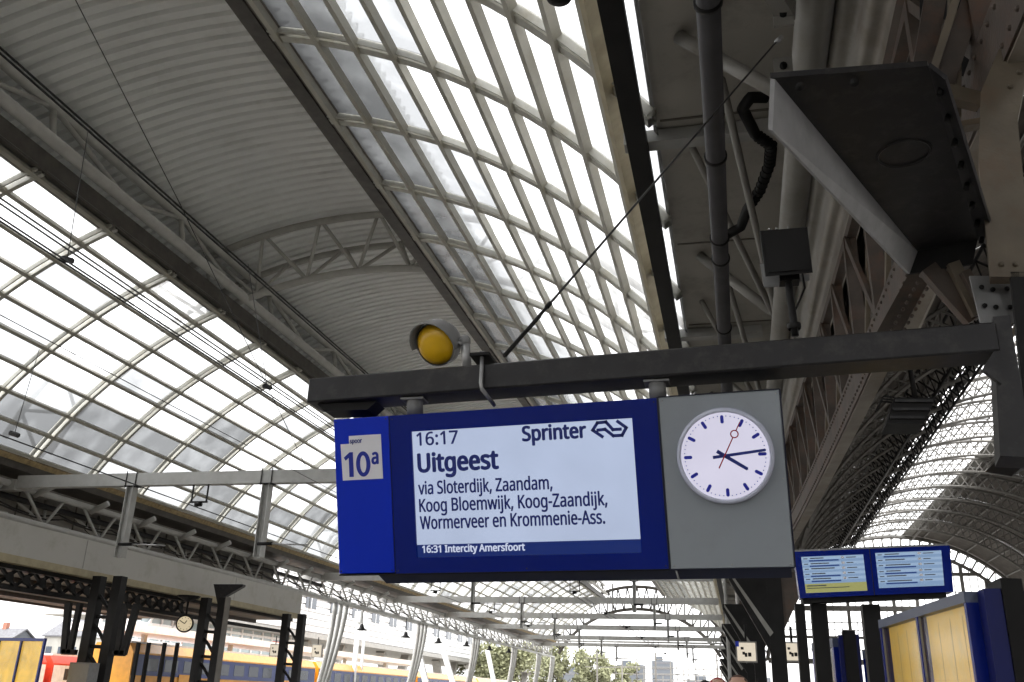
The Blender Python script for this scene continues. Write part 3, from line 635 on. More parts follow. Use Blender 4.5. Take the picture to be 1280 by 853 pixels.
ring = Vector((math.sin(R_(28))*.122, -.066, math.cos(R_(28))*.122)); MB().lathe([(.0155, 0), (.0155, .003), (.0215, .003), (.0215, 0)], ring, rx, 24).build('second_ring', 'redh', ck)
# ------------------------------------------------------------------ amber lamp on its stand
lp = thing('amber_lamp', 'round amber lamp with a grey hood, on a post on top of the black beam', 'lamp')
lc = at(544, 431, y=4.62)
LS = 1.22
ax = Vector((-.22, -.72, -.50)).normalized(); rot = ax.to_track_quat('Z', 'Y').to_matrix()
MB().lathe([(r*LS, h*LS) for r, h in [(0, .034), (.04, .031), (.075, .020), (.094, .004), (.098, -.01)]], lc, rot, 32).build('lens', 'yel', lp, True)
MB().lathe([(r*LS, h*LS) for r, h in [(.0985, .006), (.103, .004), (.104, -.012), (.098, -.02)]], lc, rot, 32).build('lens_ring', 'galv', lp, True)
MB().lathe([(r*LS, h*LS) for r, h in [(.104, -.01), (.108, -.05), (.09, -.09), (.05, -.115), (0, -.12)]], lc, rot, 32).build('housing', 'plate', lp, True)
hood = MB(); rows = []
upv = (Vector((.12, 0, 1))-ax*ax.dot(Vector((.12, 0, 1)))).normalized(); sd = ax.cross(upv)
for i in range(17):
    a = R_(-100+200*i/16); dv = upv*math.cos(a)+sd*math.sin(a); L = .03+.045*math.cos(a*.9)
    rows.append([lc+dv*.110*LS-ax*.04, lc+dv*.113*LS+ax*L, lc+dv*.118*LS+ax*L, lc+dv*.116*LS-ax*.04])
hood.grid(rows).build('hood', 'plate', lp, True)
jb = at(581, 426, y=4.62); jt = at(584, 462, y=4.62)
rod('arm', lc-ax*.05+Vector((.08, 0, 0)), jb, .018, 'galv', lp, 10); MB().lathe([(0, .032), (.02, .027), (.033, .01), (.034, -.012), (.026, -.03), (0, -.034)], jb, None, 16).build('swivel', 'plate', lp, True)
rod('post', jb, jt, .026, 'galv', lp, 12); rod('knob', lc+sd*.134-ax*.02, lc+sd*.165-ax*.02, .012, 'black', lp)
rod('knob', lc-sd*.134-ax*.02, lc-sd*.165-ax*.02, .012, 'galv', lp)
# black floodlight on a stalk on the beam
fl = thing('floodlight', 'black square floodlight on a bent stalk standing on the beam before the pale tube', 'floodlight')
f = [at(950, 289, y=4.62), at(1009, 284, y=4.62), at(1016, 341, y=4.50), at(957, 346, y=4.50)]
MB().prism(f, (0, .06, .03)).build('casing', 'black', fl)
cen = sum(f, Vector())/4
MB().prism([cen+(p-cen)*.86+Vector((0, -.006, 0)) for p in f], (0, .004, 0)).build('front_glass', 'black', fl)
MB().prism([at(950, 330, y=4.72), at(975, 330, y=4.72), at(975, 358, y=4.72), at(955, 359, y=4.72)], (0, .01, 0)).build('mount_plate', 'plate', fl)
MB().prism([at(990, 345, y=4.72), at(1012, 343, y=4.72), at(1012, 350, y=4.72), at(990, 354, y=4.72)], (0, .01, 0)).build('mount_plate', 'plate', fl)
for t in (.2, .35, .6): p = f[0].lerp(f[1], t); rod('screw', p, p+Vector((0, -.005, .01)), .006, 'galv', fl)
MB().tube([at(985, 345, y=4.6), at(988, 375, y=4.55), at(992, 400, y=4.55), at(994, 420, y=4.55)], .019, 8).build('stalk', 'black', fl, True)
MB().tube([at(1003, 343, y=4.62), at(1006, 360, y=4.6), at(1000, 375, y=4.58), at(992, 392, y=4.56)], .006, 6).build('lead', 'black', fl, True)
MB().box((at(986, 345, y=4.6).x-.05, 4.56, at(986, 348, y=4.6).z-.03), (at(986, 345, y=4.6).x+.05, 4.64, at(986, 348, y=4.6).z+.03)).build('yoke', 'black', fl)
MB().lathe([(.03, 0), (.035, .01), (.035, .03), (.02, .035)], at(993, 412, y=4.55), None, 12).build('foot', 'black', fl, True)
# dome camera under the glass
dc = thing('dome_camera', 'black dome camera hanging under the glass at the top edge', 'camera')
dcp = at(699, -12, y=8.6); MB().lathe([(0, -.19), (.09, -.17), (.15, -.12), (.18, -.04), (.185, .04)], dcp, None, 28).build('dome', 'black', dc, True)
MB().lathe([(.187, .03), (.20, .03), (.20, .06), (.12, .16), (0, .17)], dcp, None, 28).build('mount_ring', 'plate', dc, True)
rod('drop_rod', dcp+Vector((0, 0, .15)), dcp+Vector((0, 0, 2.1)), .03, 'plate', dc)

# ------------------------------------------------------------------ track gantries (each its own), wires and droppers
GY = [30.3, 58.6, 73, 87, 101, 118, 133]
def gantry(label_, posts=(-21.8, -16.3, -11.4, -5.9), zb=4.35, pw=.14):
    g = thing('overhead_gantry', label_, 'gantry', (0, 0, 0), group='grey gantries across the tracks')
    MB().box((-26.75, -.15, 6.98), (-1.3, .15, 7.45)).build('cross_beam', 'gantry', g)
    MB().box((-28.3, -.22, 6.9), (-26.76, .22, 7.3)).build('end_bracket', 'gantry', g)
    for x in posts:
        mb = MB().box((x-pw, -.17, zb), (x-pw+.03, .17, 6.95)).box((x+pw-.03, -.17, zb), (x+pw, .17, 6.95)).box((x-pw+.03, -.02, zb), (x+pw-.03, .02, 6.95))
        mb.build('drop_post', 'gantry', g)
        c = MB().box((x-.24, -.2, 6.955), (x+.24, .2, 6.975)); c.build('post_clamp', 'black', g)
        for s in (-.2, .2): rod('clamp_rod', (x+s, -.17, 6.9), (x+s, -.17, 7.52), .02, 'wire', g, 5)
        rod('insulator', (x, -.2, zb+.45), (x+.55, -.2, zb+.45), .06, 'black', g); rod('steady_arm', (x+.5, -.2, zb+.45), (x+1.9, -.2, zb+.4), .025, 'galv', g, 6)
    for x in (-18.9, -9.8):
        u = MB().bar((x-.3, -.1, 6.97), (x-.3, -.1, 6.35), .05, .05).bar((x+.3, -.1, 6.97), (x+.3, -.1, 6.35), .05, .05).bar((x-.35, -.1, 6.33), (x+.35, -.1, 6.33), .06, .06); u.build('wire_yoke', 'black', g)
        rod('yoke_insulator', (x-.12, -.1, 6.25), (x+.12, -.1, 6.25), .09, 'black', g)
    return g
glab = ['nearest grey gantry beam across the tracks, running in behind the number panel', 'second grey gantry beam back, its left end just under the sign',
        'third grey gantry beam back, right under the sign', 'fourth grey gantry beam back, crossing the top of the far arch', 'fifth grey gantry beam back, crossing the middle of the far arch', 'sixth grey gantry beam back, low across the far arch', 'farthest grey gantry beam, at the feet of the far arch']
g0 = gantry(glab[0]); g0.location.y = GY[0]; g0.rotation_euler.z = R_(.9)
g1_ = gantry(glab[1], (-16.4, -6.1), 5.1, .10); g1_.location.y = GY[1]
for y, l in zip(GY[2:], glab[2:]): dup(g1_, (0, y, 0), l)
def wire(pts, r, label, cat='overhead wire', nm='contact_wire', sag=0):
    out = []
    for a, b in zip(pts[:-1], pts[1:]):
        a, b = Vector(a), Vector(b)
        for i in range(8): t = i/8; p = a.lerp(b, t); p.z -= sag*4*t*(1-t); out.append(p)
    out.append(Vector(pts[-1])); return tag(MB().tube(out, r, 5).build(nm, 'wire'), label, cat)
for i, (px, py, x) in enumerate(((51, 280, -9.65), (41, 280, -9.85))):
    p = at(px, py, x=x); wire([(x, -20, p.z), (x, 30, p.z-.05), (x, 58, p.z), (x, 140, p.z)], .016, 'black overhead wire crossing the left glass, %s of the close upper pair' % ('upper' if i == 0 else 'lower'))
for i, (px, py, x) in enumerate(((14, 280, -9.9), (7, 280, -10.05))):
    p = at(px, py, x=x); wire([(x, -20, p.z), (x, 30, p.z-.02), (x, 140, p.z)], .016, 'black overhead wire crossing the left glass, %s of the close lower pair' % ('upper' if i == 0 else 'lower'))
p = at(0, 389, x=-12.6); wire([(-12.6, -20, p.z), (-12.6, 30, p.z-.1), (-12.6, 140, p.z)], .010, 'single thin overhead wire across the middle of the left glass')
p = at(0, 540, x=-18.8); wire([(-18.8, -20, p.z), (-18.8, 30, p.z-.1), (-18.8, 140, p.z)], .02, 'thick lowest overhead wire passing the bottom corner of the left glass')
p = at(0, 60, x=-15.2); wire([(-15.2, -20, p.z), (-15.2, 140, p.z)], .03, 'upper of two black cables along the tubular girder', 'cable', 'roof_cable')
p = at(0, 67, x=-15.25); wire([(-15.25, -20, p.z), (-15.25, 140, p.z)], .03, 'lower of two black cables along the tubular girder', 'cable', 'roof_cable')
wire([at(84, -20, y=15), at(225, 255, y=22), at(383, 585, y=30.3)], .014, 'long thin black wire slanting across the corrugated vault down to the gantry', 'cable', 'slanting_cable')
for nm, (a, b, c, d), x in (('dropper nearest the left edge', (110, 165, 84, 325), -10.0), ('dropper below the girder beside the sign', (310, 330, 334, 484), -9.8), ('dropper hanging low at the left edge', (49, 437, 18, 543), -13.5)):
    y0 = at(c, d, x=x).y; t = thing('wire_dropper', 'thin grey %s, ending in a small black clamp' % nm, 'dropper', group='wire droppers')
    rod('dropper_wire', at(a, b, y=y0+1.2), at(c, d, y=y0), .008, 'wire', t, 5); q = at(c, d, y=y0)
    MB().tube([q+Vector((-.10, 0, .03)), q+Vector((.1, 0, -.03))], .05, 6).build('clamp', 'wire', t)

# ------------------------------------------------------------------ left: old platform canopy with its fascia, columns and clock
cn = thing('old_platform_canopy', 'old canopy of the far left platform with a deep grey fascia and black lattice columns', 'canopy')
MB().box((-26.3, -60, 4.42), (-26.1, 54.2, 5.62)).build('fascia', 'fascia', cn)
for y in (33.6, 20, 7, 46): MB().box((-26.095, y-.02, 4.45), (-26.088, y+.02, 5.60)).build('fascia_joint', 'dull', cn)
MB().box((-26.45, -60, 4.14), (-26.05, 54.2, 4.415)).build('lower_edge', 'tan', cn)
MB().box((-37, -60, 4.05), (-26.6, 54.2, 4.2)).build('soffit', 'brownroof', cn)
MB().box((-37.3, -20, 3.95), (-37.02, 54.2, 4.5)).build('back_edge', 'olds', cn)
for x in (-29, -31.5, -34): MB().box((x-.1, -20, 3.85), (x+.1, 54, 4.045)).build('joist', 'olds', cn)
# lattice girder
lt = bpy.data.objects.new('lattice_girder', None); C.objects.link(lt); lt.parent = cn
MB().box((-26.9, -20, 3.25), (-26.7, 54, 3.42)).build('chord', 'black', lt); MB().box((-26.9, -20, 3.98), (-26.46, 54, 4.2)).build('chord', 'black', lt)
y = 20
while y < 42:
    MB().bar((-26.8, y, 3.4), (-26.8, y+.9, 4.02), .10, .13, (1, 0, 0)).build('lattice_bar', 'black', lt); MB().bar((-26.75, y+.9, 3.4), (-26.75, y, 4.02), .10, .13, (1, 0, 0)).build('lattice_bar', 'black', lt)
    MB().lathe([(.0, 0), (.2, 0), (.2, .05), (0, .05)], (-26.7, y+.45, 3.7), Matrix.Rotation(R_(90), 3, 'Y'), 10).build('boss', 'black', lt); y += .9
def lattice_col(y, lab, speakers=False):
    c = thing('lattice_column', lab, 'column', (-25.1, y, -1.65), group='black lattice columns of the left canopy')
    for x in (-.55, .42): MB().box((x-.2, -.2, 0), (x+.2, .2, 5.85)).build('leg', 'black', c)
    z = .8
    while z < 5.2:
        MB().bar((-.42, 0, z), (.3, 0, z-.02), .14, .1, (0, 1, 0)).build('cross_bar', 'black', c)
        MB().tube([(-.4, 0, z+.85), (-.1, 0, z+.55), (.1, 0, z+.3), (.3, 0, z+.05)], .075, 6).build('cross_brace', 'black', c); z += 1.15
    MB().prism([(.4, -.15, 5.85), (1.4, -.15, 6.4), (1.4, -.15, 6.5), (-.2, -.15, 6.5), (.3, -.15, 5.2)], (0, .3, 0)).build('cap_bracket', 'charcoal', c) if y > 40 and y < 45 else None
    return c
lattice_col(34.2, 'nearest black lattice column on the left, with loudspeakers on both sides')
c2 = lattice_col(42.6, 'middle black lattice column, with a grey cap bracket through the fascia')
MB().box((.62, -.25, -0), (.64, .25, 5.9)).build('pale_face', 'brownbeam', c2)
lattice_col(51.5, 'farthest black lattice column, beside two small lit signs')
for s, nm in ((-1, 'left'), (1, 'right')):
    t = thing('loudspeaker_pair', 'pair of black column loudspeakers on the %s side of the nearest lattice column' % nm, 'loudspeaker', (-25.15+s*1.05, 34.0, 0), group='column loudspeakers')
    MB().bar((s*.55, 0, 3.1), (s*.30, 0, 1.15), .24, .2, (0, 1, 0)).build('speaker_box', 'black', t); MB().bar((0, 0, 3.1), (s*.05, 0, 1.15), .2, .2, (0, 1, 0)).build('speaker_box', 'black', t)
    MB().bar((-s*.25, 0, 1.2), (s*.36, 0, 1.2), .2, .2, (0, 1, 0)).build('bracket', 'black', t)
t = thing('grey_cabinet', 'grey metal cabinet at the foot of the nearest lattice column', 'cabinet', (-25.0, 33.4, 0))
MB().box((-.45, -.3, -1.65), (.45, .3, .80)).build('cabinet_body', 'plate', t); MB().box((-.42, -.315, -1.5), (.42, -.301, .74)).build('cabinet_door', 'dull', t)
def hang_clock():
    p = at(231, 780, y=40.7); t = thing('hanging_clock', 'small round hanging platform clock under the left canopy', 'clock', p)
    r = (Vector((.42, -.9, 0))).to_track_quat('Z', 'Y').to_matrix()
    MB().lathe([(.36, -.14), (.40, -.12), (.40, .10), (.36, .12), (.33, .10)], (0, 0, 0), r, 28).build('case', 'black', t, True)
    f_ = MB().lathe([(0, .105), (.335, .105)], (0, 0, 0), r, 28).build('face', 'facey', t)
    for k in range(12):
        a = R_(30*k); MB().tube([r @ Vector((.25*math.sin(a), .25*math.cos(a), .115)), r @ Vector((.30*math.sin(a), .30*math.cos(a), .115))], .012, 4).build('hour_mark', 'black', f_)
    MB().lathe([(0, -.145), (.36, -.145)], (0, 0, 0), r, 28).build('back_face', 'facey', t)
    for a, l in ((30, .17), (-60, .26)):
        a = R_(a); MB().tube([r @ Vector((0, 0, .12)), r @ Vector((l*math.sin(a), l*math.cos(a), .12))], .02, 5).build('hand', 'black', t)
    rod('hanger', (0, 0, .38), (0, 0, 1.25), .05, 'black', t)
    MB().lathe([(.05, 1.0), (.5, 1.2), (.55, 1.28), (0, 1.3)], (0, 0, 0), None, 12).build('ceiling_plate', 'black', t)
hang_clock()
def lit_sign(px, py, y, w_, h_, lab, depth=.2):
    p = at(px, py, y=y); t = thing('lit_sign', lab, 'sign', p, group='small lit platform signs')
    MB().box((-w_/2-.04, 0, -h_/2-.04), (w_/2+.04, depth, h_/2+.04)).build('case', 'tube', t)
    f_ = MB().box((-w_/2, -.012, -h_/2), (w_/2, -.001, h_/2)).build('lit_face', 'lampbox', t)
    for u0, v0, u1, v1 in ((-.30, .12, -.14, .26), (-.1, -.28, .04, -.06), (.08, -.26, .26, -.04), (-.22, -.16, -.08, .0)):
        MB().box((u0*w_, -.016, v0*h_), (u1*w_, -.0125, v1*h_)).build('pictogram', 'black', f_)
    rod('mast', (0, depth/2, h_/2), (0, depth/2, h_/2+.5), .03, 'black', t); return t
lit_sign(343, 813, 53, .52, .62, 'small lit cream sign just left of the farthest lattice column'); lit_sign(396, 814, 58, .62, .72, 'small lit cream sign on the white post right of the farthest lattice column')
s3 = lit_sign(933, 815, 29, .52, .50, 'small lit cream sign on the dark columns below the grey clock panel')
MB().box((-.30, -.014, .14), (-.2, -.002, .29)).build('corner_mark', 'blue', s3)
lit_sign(991, 815, 31, .5, .5, 'small lit cream sign half hidden behind the post left of the glass case')
# blue framed yellow timetable cases
def case(name, lab, corners2, zt, zb, thick, panes, group, back='yb', m='blued', glassy=True):
    (x0, y0), (x1, y1) = corners2; t = thing(name, lab, 'timetable case', (x0, y0, 0), group=group)
    d = Vector((x1-x0, y1-y0, 0)); L = d.length; d.normalize(); n = Vector((d.y, -d.x, 0))
    if n.dot(Vector((-x0, -y0, 0))) < 0: n = -n
    def bx_(u0, u1, z0, z1, a, b, nm, mm, par=t):
        return MB().prism([d*u0+n*a+Vector((0, 0, z0)), d*u1+n*a+Vector((0, 0, z0)), d*u1+n*a+Vector((0, 0, z1)), d*u0+n*a+Vector((0, 0, z1))], n*(b-a)).build(nm, mm, par)
    fw = .055*thick
    bx_(0, L, zt-1.6*fw, zt, -.06, .06, 'top_rail', 'railblue' if glassy else m); bx_(0, L, zb, zb+fw, -.06, .06, 'bottom_rail', m)
    for k in range(panes+1): u = (L-fw)*k/panes; bx_(u, u+fw, zb+fw, zt-1.6*fw, -.055, .055, 'upright', m)
    for k in range(panes):
        u0 = (L-fw)*k/panes+fw; u1 = (L-fw)*(k+1)/panes
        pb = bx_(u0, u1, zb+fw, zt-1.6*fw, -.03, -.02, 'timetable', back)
        for q in range(1, 4): bx_(u0+(u1-u0)*q/4-.004, u0+(u1-u0)*q/4+.004, zb+fw+.05, zt-1.6*fw-.06, -.0195, -.0185, 'printed_rule', 'tan') if glassy else None
        bx_(u0, u1, zb+fw, zt-1.6*fw, .025, .03, 'glass_pane', 'caseglass')
        bx_(u0-.002, u0+.018, zb+fw, zt-1.6*fw, .031, .045, 'glazing_bead', 'plate') if glassy else None
    for u in (.05, L-.1): bx_(u, u+.06, -1.65, zb, -.04, .04, 'foot', m)
    return t
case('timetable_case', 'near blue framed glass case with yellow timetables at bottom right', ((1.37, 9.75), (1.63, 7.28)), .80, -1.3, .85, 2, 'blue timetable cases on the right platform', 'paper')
eb = thing('column_casing', 'dark upright casing with blue edges at the right end of the near timetable case', 'casing', (1.66, 7.15, 0))
MB().box((0, -.06, -1.65), (.11, .14, .80)).build('blue_edge', 'casingblue', eb)
MB().prism([(.112, -.08, -1.65), (.26, -.03, -1.65), (.30, .3, -1.65), (.112, .3, -1.65)], (0, 0, 2.52)).build('dark_core', 'black', eb)
MB().prism([(.262, -.02, -1.65), (.34, .02, -1.65), (.34, .3, -1.65), (.302, .3, -1.65)], (0, 0, 2.44)).build('blue_edge', 'casingblue', eb)
case('timetable_case', 'small farther blue framed glass case left of the dark post', ((1.02, 13.8), (1.20, 12.7)), .82, -1.3, 1.2, 2, 'blue timetable cases on the right platform', 'far')
eb = thing('column_casing', 'slim dark upright casing with blue edges at the end of the small farther case', 'casing', (1.205, 12.55, 0))
MB().box((0, 0, -1.65), (.05, .15, .85)).build('blue_edge', 'casingblue', eb); MB().box((.052, -.03, -1.65), (.20, .15, .90)).build('dark_core', 'black', eb); MB().box((.202, 0, -1.65), (.24, .15, .86)).build('blue_edge', 'casingblue', eb)
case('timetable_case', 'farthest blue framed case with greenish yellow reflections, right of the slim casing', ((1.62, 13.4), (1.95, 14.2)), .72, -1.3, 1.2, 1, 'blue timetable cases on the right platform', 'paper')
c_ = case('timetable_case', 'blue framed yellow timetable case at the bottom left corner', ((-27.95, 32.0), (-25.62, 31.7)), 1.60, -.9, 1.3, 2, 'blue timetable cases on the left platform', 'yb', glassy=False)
# two departure screens on posts
ds = thing('departure_screens', 'pair of blue departure monitors listing trains, right of the grey clock panel', 'sign', (0, 0, 0))
E0, E1, E2, E3 = at(992, 690, y=10.8), at(1187, 682, y=10.7), at(1192, 740, y=10.6), at(1000, 748, y=10.7)
def quad(u, v, o=0):
    p = E0.lerp(E1, u).lerp(E3.lerp(E2, u), v); return p+Vector((0, -o, 0))
def qbox(nm, m, u0, u1, v0, v1, o, th, par):
    return MB().prism([quad(u0, v0, o), quad(u1, v0, o), quad(u1, v1, o), quad(u0, v1, o)], (0, th, 0)).build(nm, m, par)
cb = qbox('cabinet', 'blued', 0, 1, 0, 1, 0, .22, ds); qbox('top_cover', 'plate', .0, .99, -.045, -.003, -.01, .2, ds); qbox('under_box', 'black', .02, .96, 1.003, 1.10, -.04, .15, ds)
qbox('seam', 'navy', .493, .499, 0, 1, .003, .003, ds)
for k, (u0, u1, v0, v1) in enumerate(((.045, .452, .12, .90), (.530, .945, .10, .86))):
    scn = qbox('monitor', 'lcdblue', u0, u1, v0, v1, .005, .004, ds)
    def sub(a, b, c, d, m, o=.009, nm='screen_row'): qbox(nm, m, u0+(u1-u0)*a, u0+(u1-u0)*b, v0+(v1-v0)*c, v0+(v1-v0)*d, o, .003, scn)
    rows_ = (.02, .17, .31, .45, .59) if k == 0 else (.02, .18, .33, .50, .64, .78)
    for j, v in enumerate(rows_):
        sub(.0, 1, v, v+.075, 'lcdrow2', .007)
        sub(.03, .10, v+.03, v+.055, 'far'); sub(.14, .36+.08*(j % 3), v+.02, v+.05, 'far'); sub(.72, .88-.05*(j % 2), v+.03, v+.055, 'far')
        sub(.64, .69, v+.01, v+.07, 'badge', .012)
        if j in ((0, 1, 3, 4) if k == 0 else (0, 2, 3, 5)): sub(.12, .60, v+.085, v+.125, 'lcdrow', .011)
    if k == 0: sub(0, 1, .76, 1, 'lcdyel', .013); sub(.03, .35, .80, .83, 'far', .016); sub(.03, .72, .87, .89, 'far', .016)
    if k == 0:
        text('16:24   Hoorn Kersenboogerd      4b   Sprinter', 'lettering', 0, 0, .012, .5, 'ink', ds) if False else None
for a, b, y in ((994, 1006, 10.9), (1014, 1033, 10.9), (1078, 1100, 10.9)):
    p, q = at(a, 760, y=y), at(b, 760, y=y)
    ps = MB().box((p.x, y, -1.65), (q.x, y+.2, 1.06)).build('support_post', 'black', ds)
# dark box lamp under the old girder
bl = thing('box_lamp', 'dark boxy lamp fitting hanging under the pale girder flange, right of the clock panel', 'lamp')
b0, b1, b2, b3 = at(1118, 497, y=11), at(1170, 497, y=11), at(1155, 530, y=11), at(1108, 530, y=11)
MB().prism([b0, b1, b2, b3], (0, .45, .0)).build('casing', 'black', bl)
for i in range(3): a = b0.lerp(b3, (i+.5)/3.2); b = b1.lerp(b2, (i+.5)/3.2); MB().bar(a+Vector((.02, -.02, 0)), b+Vector((-.02, -.02, 0)), .03, .03).build('fin', 'charcoal', bl)
rod('hanger', b0.lerp(b1, .5), b0.lerp(b1, .5)+Vector((0, .2, 1.2)), .03, 'black', bl)
for i in range(3): MB().tube([b0+Vector((.0, .1*i, 0)), b0+Vector((-.12, .1*i, .02)), b0+Vector((-.2, .1*i, -.12))], .012, 5).build('lead', 'black', bl)

# ------------------------------------------------------------------ old hall roof beyond the girder
oh = thing('old_station_hall', 'old dark arched station hall on the right with lattice trusses and a glazed strip', 'hall')
OX, OZ, OR = 21.9, 2.8, 20.3
def oarc(th, r, y=0): return Vector((OX+r*math.sin(R_(th)), y, OZ+r*math.cos(R_(th))))
def osheet(t0, t1, r, y0, y1, n, nm, m):
    MB().grid([[oarc(t0+(t1-t0)*i/n, r, y0), oarc(t0+(t1-t0)*i/n, r, y1)] for i in range(n+1)]).build(nm, m, oh)
for k in range(18):
    y0 = -110+14*k; osheet(-78, -15.5, OR+.3, y0+.01, y0+13.99, 16, 'roof_boarding', 'oldroof'); osheet(8, 88, OR+.3, y0+.01, y0+13.99, 18, 'roof_boarding', 'oldroof')
    osheet(4.6, 7.9, OR+.25, y0+.01, y0+13.99, 2, 'pale_cladding', 'oldpale')
gp = MB(); bars = MB()
y = -60
while y < 142:
    for i in range(8):
        a, b = -15.3+19.6*i/8, -15.3+19.6*(i+1)/8
        gp.add([oarc(a, OR+.3, y+.03), oarc(b, OR+.3, y+.03), oarc(b, OR+.3, y+2.3), oarc(a, OR+.3, y+2.3)], [(0, 1, 2, 3)])
    bars.bar(oarc(-15.3, OR+.25, y), oarc(-5, OR+.25, y), .1, .1); bars.bar(oarc(-5, OR+.25, y), oarc(4.4, OR+.25, y), .1, .1)
    y += 2.333
tag(gp.build('glass_panes', 'glass2', oh), kind='stuff'); tag(bars.build('glazing_bars', 'oldtruss', oh), kind='stuff')
for i in range(9): th = -15.3+19.6*i/8; rod('purlin', oarc(th, OR+.2, -10), oarc(th, OR+.2, 142), .07, 'oldtruss', oh, 5)
for th in (12, 20, 28, 36, 44, 52, 60, -22, -30, -38, -46, -54): rod('purlin', oarc(th, OR+.15, -10), oarc(th, OR+.15, 142), .10, 'oldtruss', oh, 5)
MB().bar(oarc(-15.5, OR-.35, -10), oarc(-15.5, OR-.35, 142), .35, .5).build('lantern_beam', 'black', oh)
MB().bar(oarc(8.3, OR-.1, -10), oarc(8.3, OR-.1, 142), .22, .22).build('lantern_beam', 'oldtruss', oh)
def lattice_arc(t0, t1, r0, r1, y, n, parent, m, tk=.13):
    a = MB(); k = n*2
    for r in (r0, r1): a.tube([oarc(t0+(t1-t0)*i/k, r, y) for i in range(k+1)], tk, 5)
    a.build('truss_chord', m, parent)
    l = MB()
    for i in range(n):
        p, q = t0+(t1-t0)*i/n, t0+(t1-t0)*(i+1)/n
        l.tube([oarc(p, r0, y), oarc(q, r1, y)], tk*.55, 4, False); l.tube([oarc(p, r1, y), oarc(q, r0, y)], tk*.55, 4, False)
    tag(l.build('truss_lattice', m, parent), kind='stuff')
for y in (24, 37, 50, 56.5, 63, 69.5, 76, 82.5, 89, 95.5, 102, 108.5, 115, 121.5, 128):
    e = bpy.data.objects.new('lattice_truss', None); C.objects.link(e); e.parent = oh
    lattice_arc(-72, 75, OR, OR-1.3, y, 60, e, 'oldtruss')
# longitudinal lattice girders beside the glazed strip
for th, dr in ((-20.5, 0), (-29, 0)):
    l = MB(); y = 20
    while y < 140:
        p0, p1 = oarc(th, OR-.2, y), oarc(th, OR-2.0, y+1.6); q0, q1 = oarc(th, OR-2.0, y), oarc(th, OR-.2, y+1.6)
        l.tube([p0, p1], .06, 4, False); l.tube([q0, q1], .06, 4, False); y += 1.6
    g = bpy.data.objects.new('lattice_girder', None); C.objects.link(g); g.parent = oh
    tag(l.build('girder_lattice', 'black', g), kind='stuff')
    for r in (OR-.2, OR-2.0): rod('girder_chord', oarc(th, r, 10), oarc(th, r, 142), .10, 'black', g, 5)
# gable of the old hall
gb = bpy.data.objects.new('gable_window', None); C.objects.link(gb); gb.parent = oh
lat = MB()
GYo = 141
for r, tk in ((20.2, .28), (18.4, .28)): MB().tube([oarc(-80+160*i/48, r, GYo) for i in range(49)], tk, 6).build('gable_chord', 'oldtruss', gb)
for i in range(44):
    a, b = -80+160*i/44, -80+160*(i+1)/44
    rod('gable_web', oarc(a, 20.2, GYo), oarc(a, 18.4, GYo), .13, 'oldtruss', gb, 5); lat.tube([oarc(a, 20.2, GYo), oarc(b, 18.4, GYo)], .08, 4, False)
tag(lat.build('gable_lattice', 'oldtruss', gb), kind='stuff')
for i, x in enumerate([3+3.05*k for k in range(13)]):
    zt = OZ+math.sqrt(max(0, 18.4**2-(x-OX)**2)) if abs(x-OX) < 18.4 else 3
    MB().box((x-.22, GYo-.2, 6), (x+.22, GYo+.2, max(zt, 6.2))).build('mullion', 'oldtruss', gb)
for x in [3+1.016*k for k in range(38)]:
    zt = OZ+math.sqrt(max(0, 18.3**2-(x-OX)**2)) if abs(x-OX) < 18.3 else 3
    if zt > 6.3: MB().box((x-.05, GYo-.1, 6), (x+.05, GYo+.1, zt)).build('glazing_bar', 'oldtruss', gb)
for z, h in ((17.8, .45), (13.1, .7), (9.2, .35), (6.0, .7), (15.4, .1), (11.2, .1), (10.2, .1), (7.6, .1)):
    hw = math.sqrt(max(1, 18.3**2-(z-OZ)**2)); MB().box((max(-1.4, OX-hw), GYo-.25, z-h/2), (OX+hw, GYo+.25, z+h/2)).build('transom', 'oldtruss', gb)
# riveted columns of the old hall on the right platform
for j, y in enumerate((27, 36, 45, 54, 66, 80, 95)):
    x = 1.75+cv(y); c = thing('riveted_column', ['first and nearest', 'second', 'third', 'fourth', 'fifth', 'sixth', 'farthest'][j]+' dark riveted column in the row below the clock panel, on the right platform', 'column', (x, y, -1.65), group='dark columns of the right platform')
    MB().box((-.20, -.2, 0), (.20, .2, 5.1)).build('shaft', 'black', c); MB().box((-.3, -.3, 0), (.3, .3, .5)).build('base', 'black', c)
    MB().prism([(-.2, -.18, 3.0), (-1.2, -.18, 4.9), (-1.2, -.18, 5.1), (-.2, -.18, 5.1)], (0, .36, 0)).build('bracket', 'black', c)
    MB().prism([(.2, -.14, 3.6), (.9, -.14, 4.9), (.9, -.14, 5.1), (.2, -.14, 5.1)], (0, .28, 0)).build('bracket', 'olds', c)
    MB().prism([(-.19, -.215, 3.4), (-1.15, -.215, 5.0), (-1.15, -.215, 5.1), (-.1, -.215, 3.5)], (0, .03, 0)).build('bracket_edge', 'oldpale', c)
vp = thing('thin_chain_pipe', 'thin pale vertical pipe at the far corner of the hall under the clock panel', 'pipe', (-.55, 52, 0))
MB().tube([(0, 0, -1.65), (0, 0, 8.8)], .09, 8).build('pipe_body', 'gantry', vp)

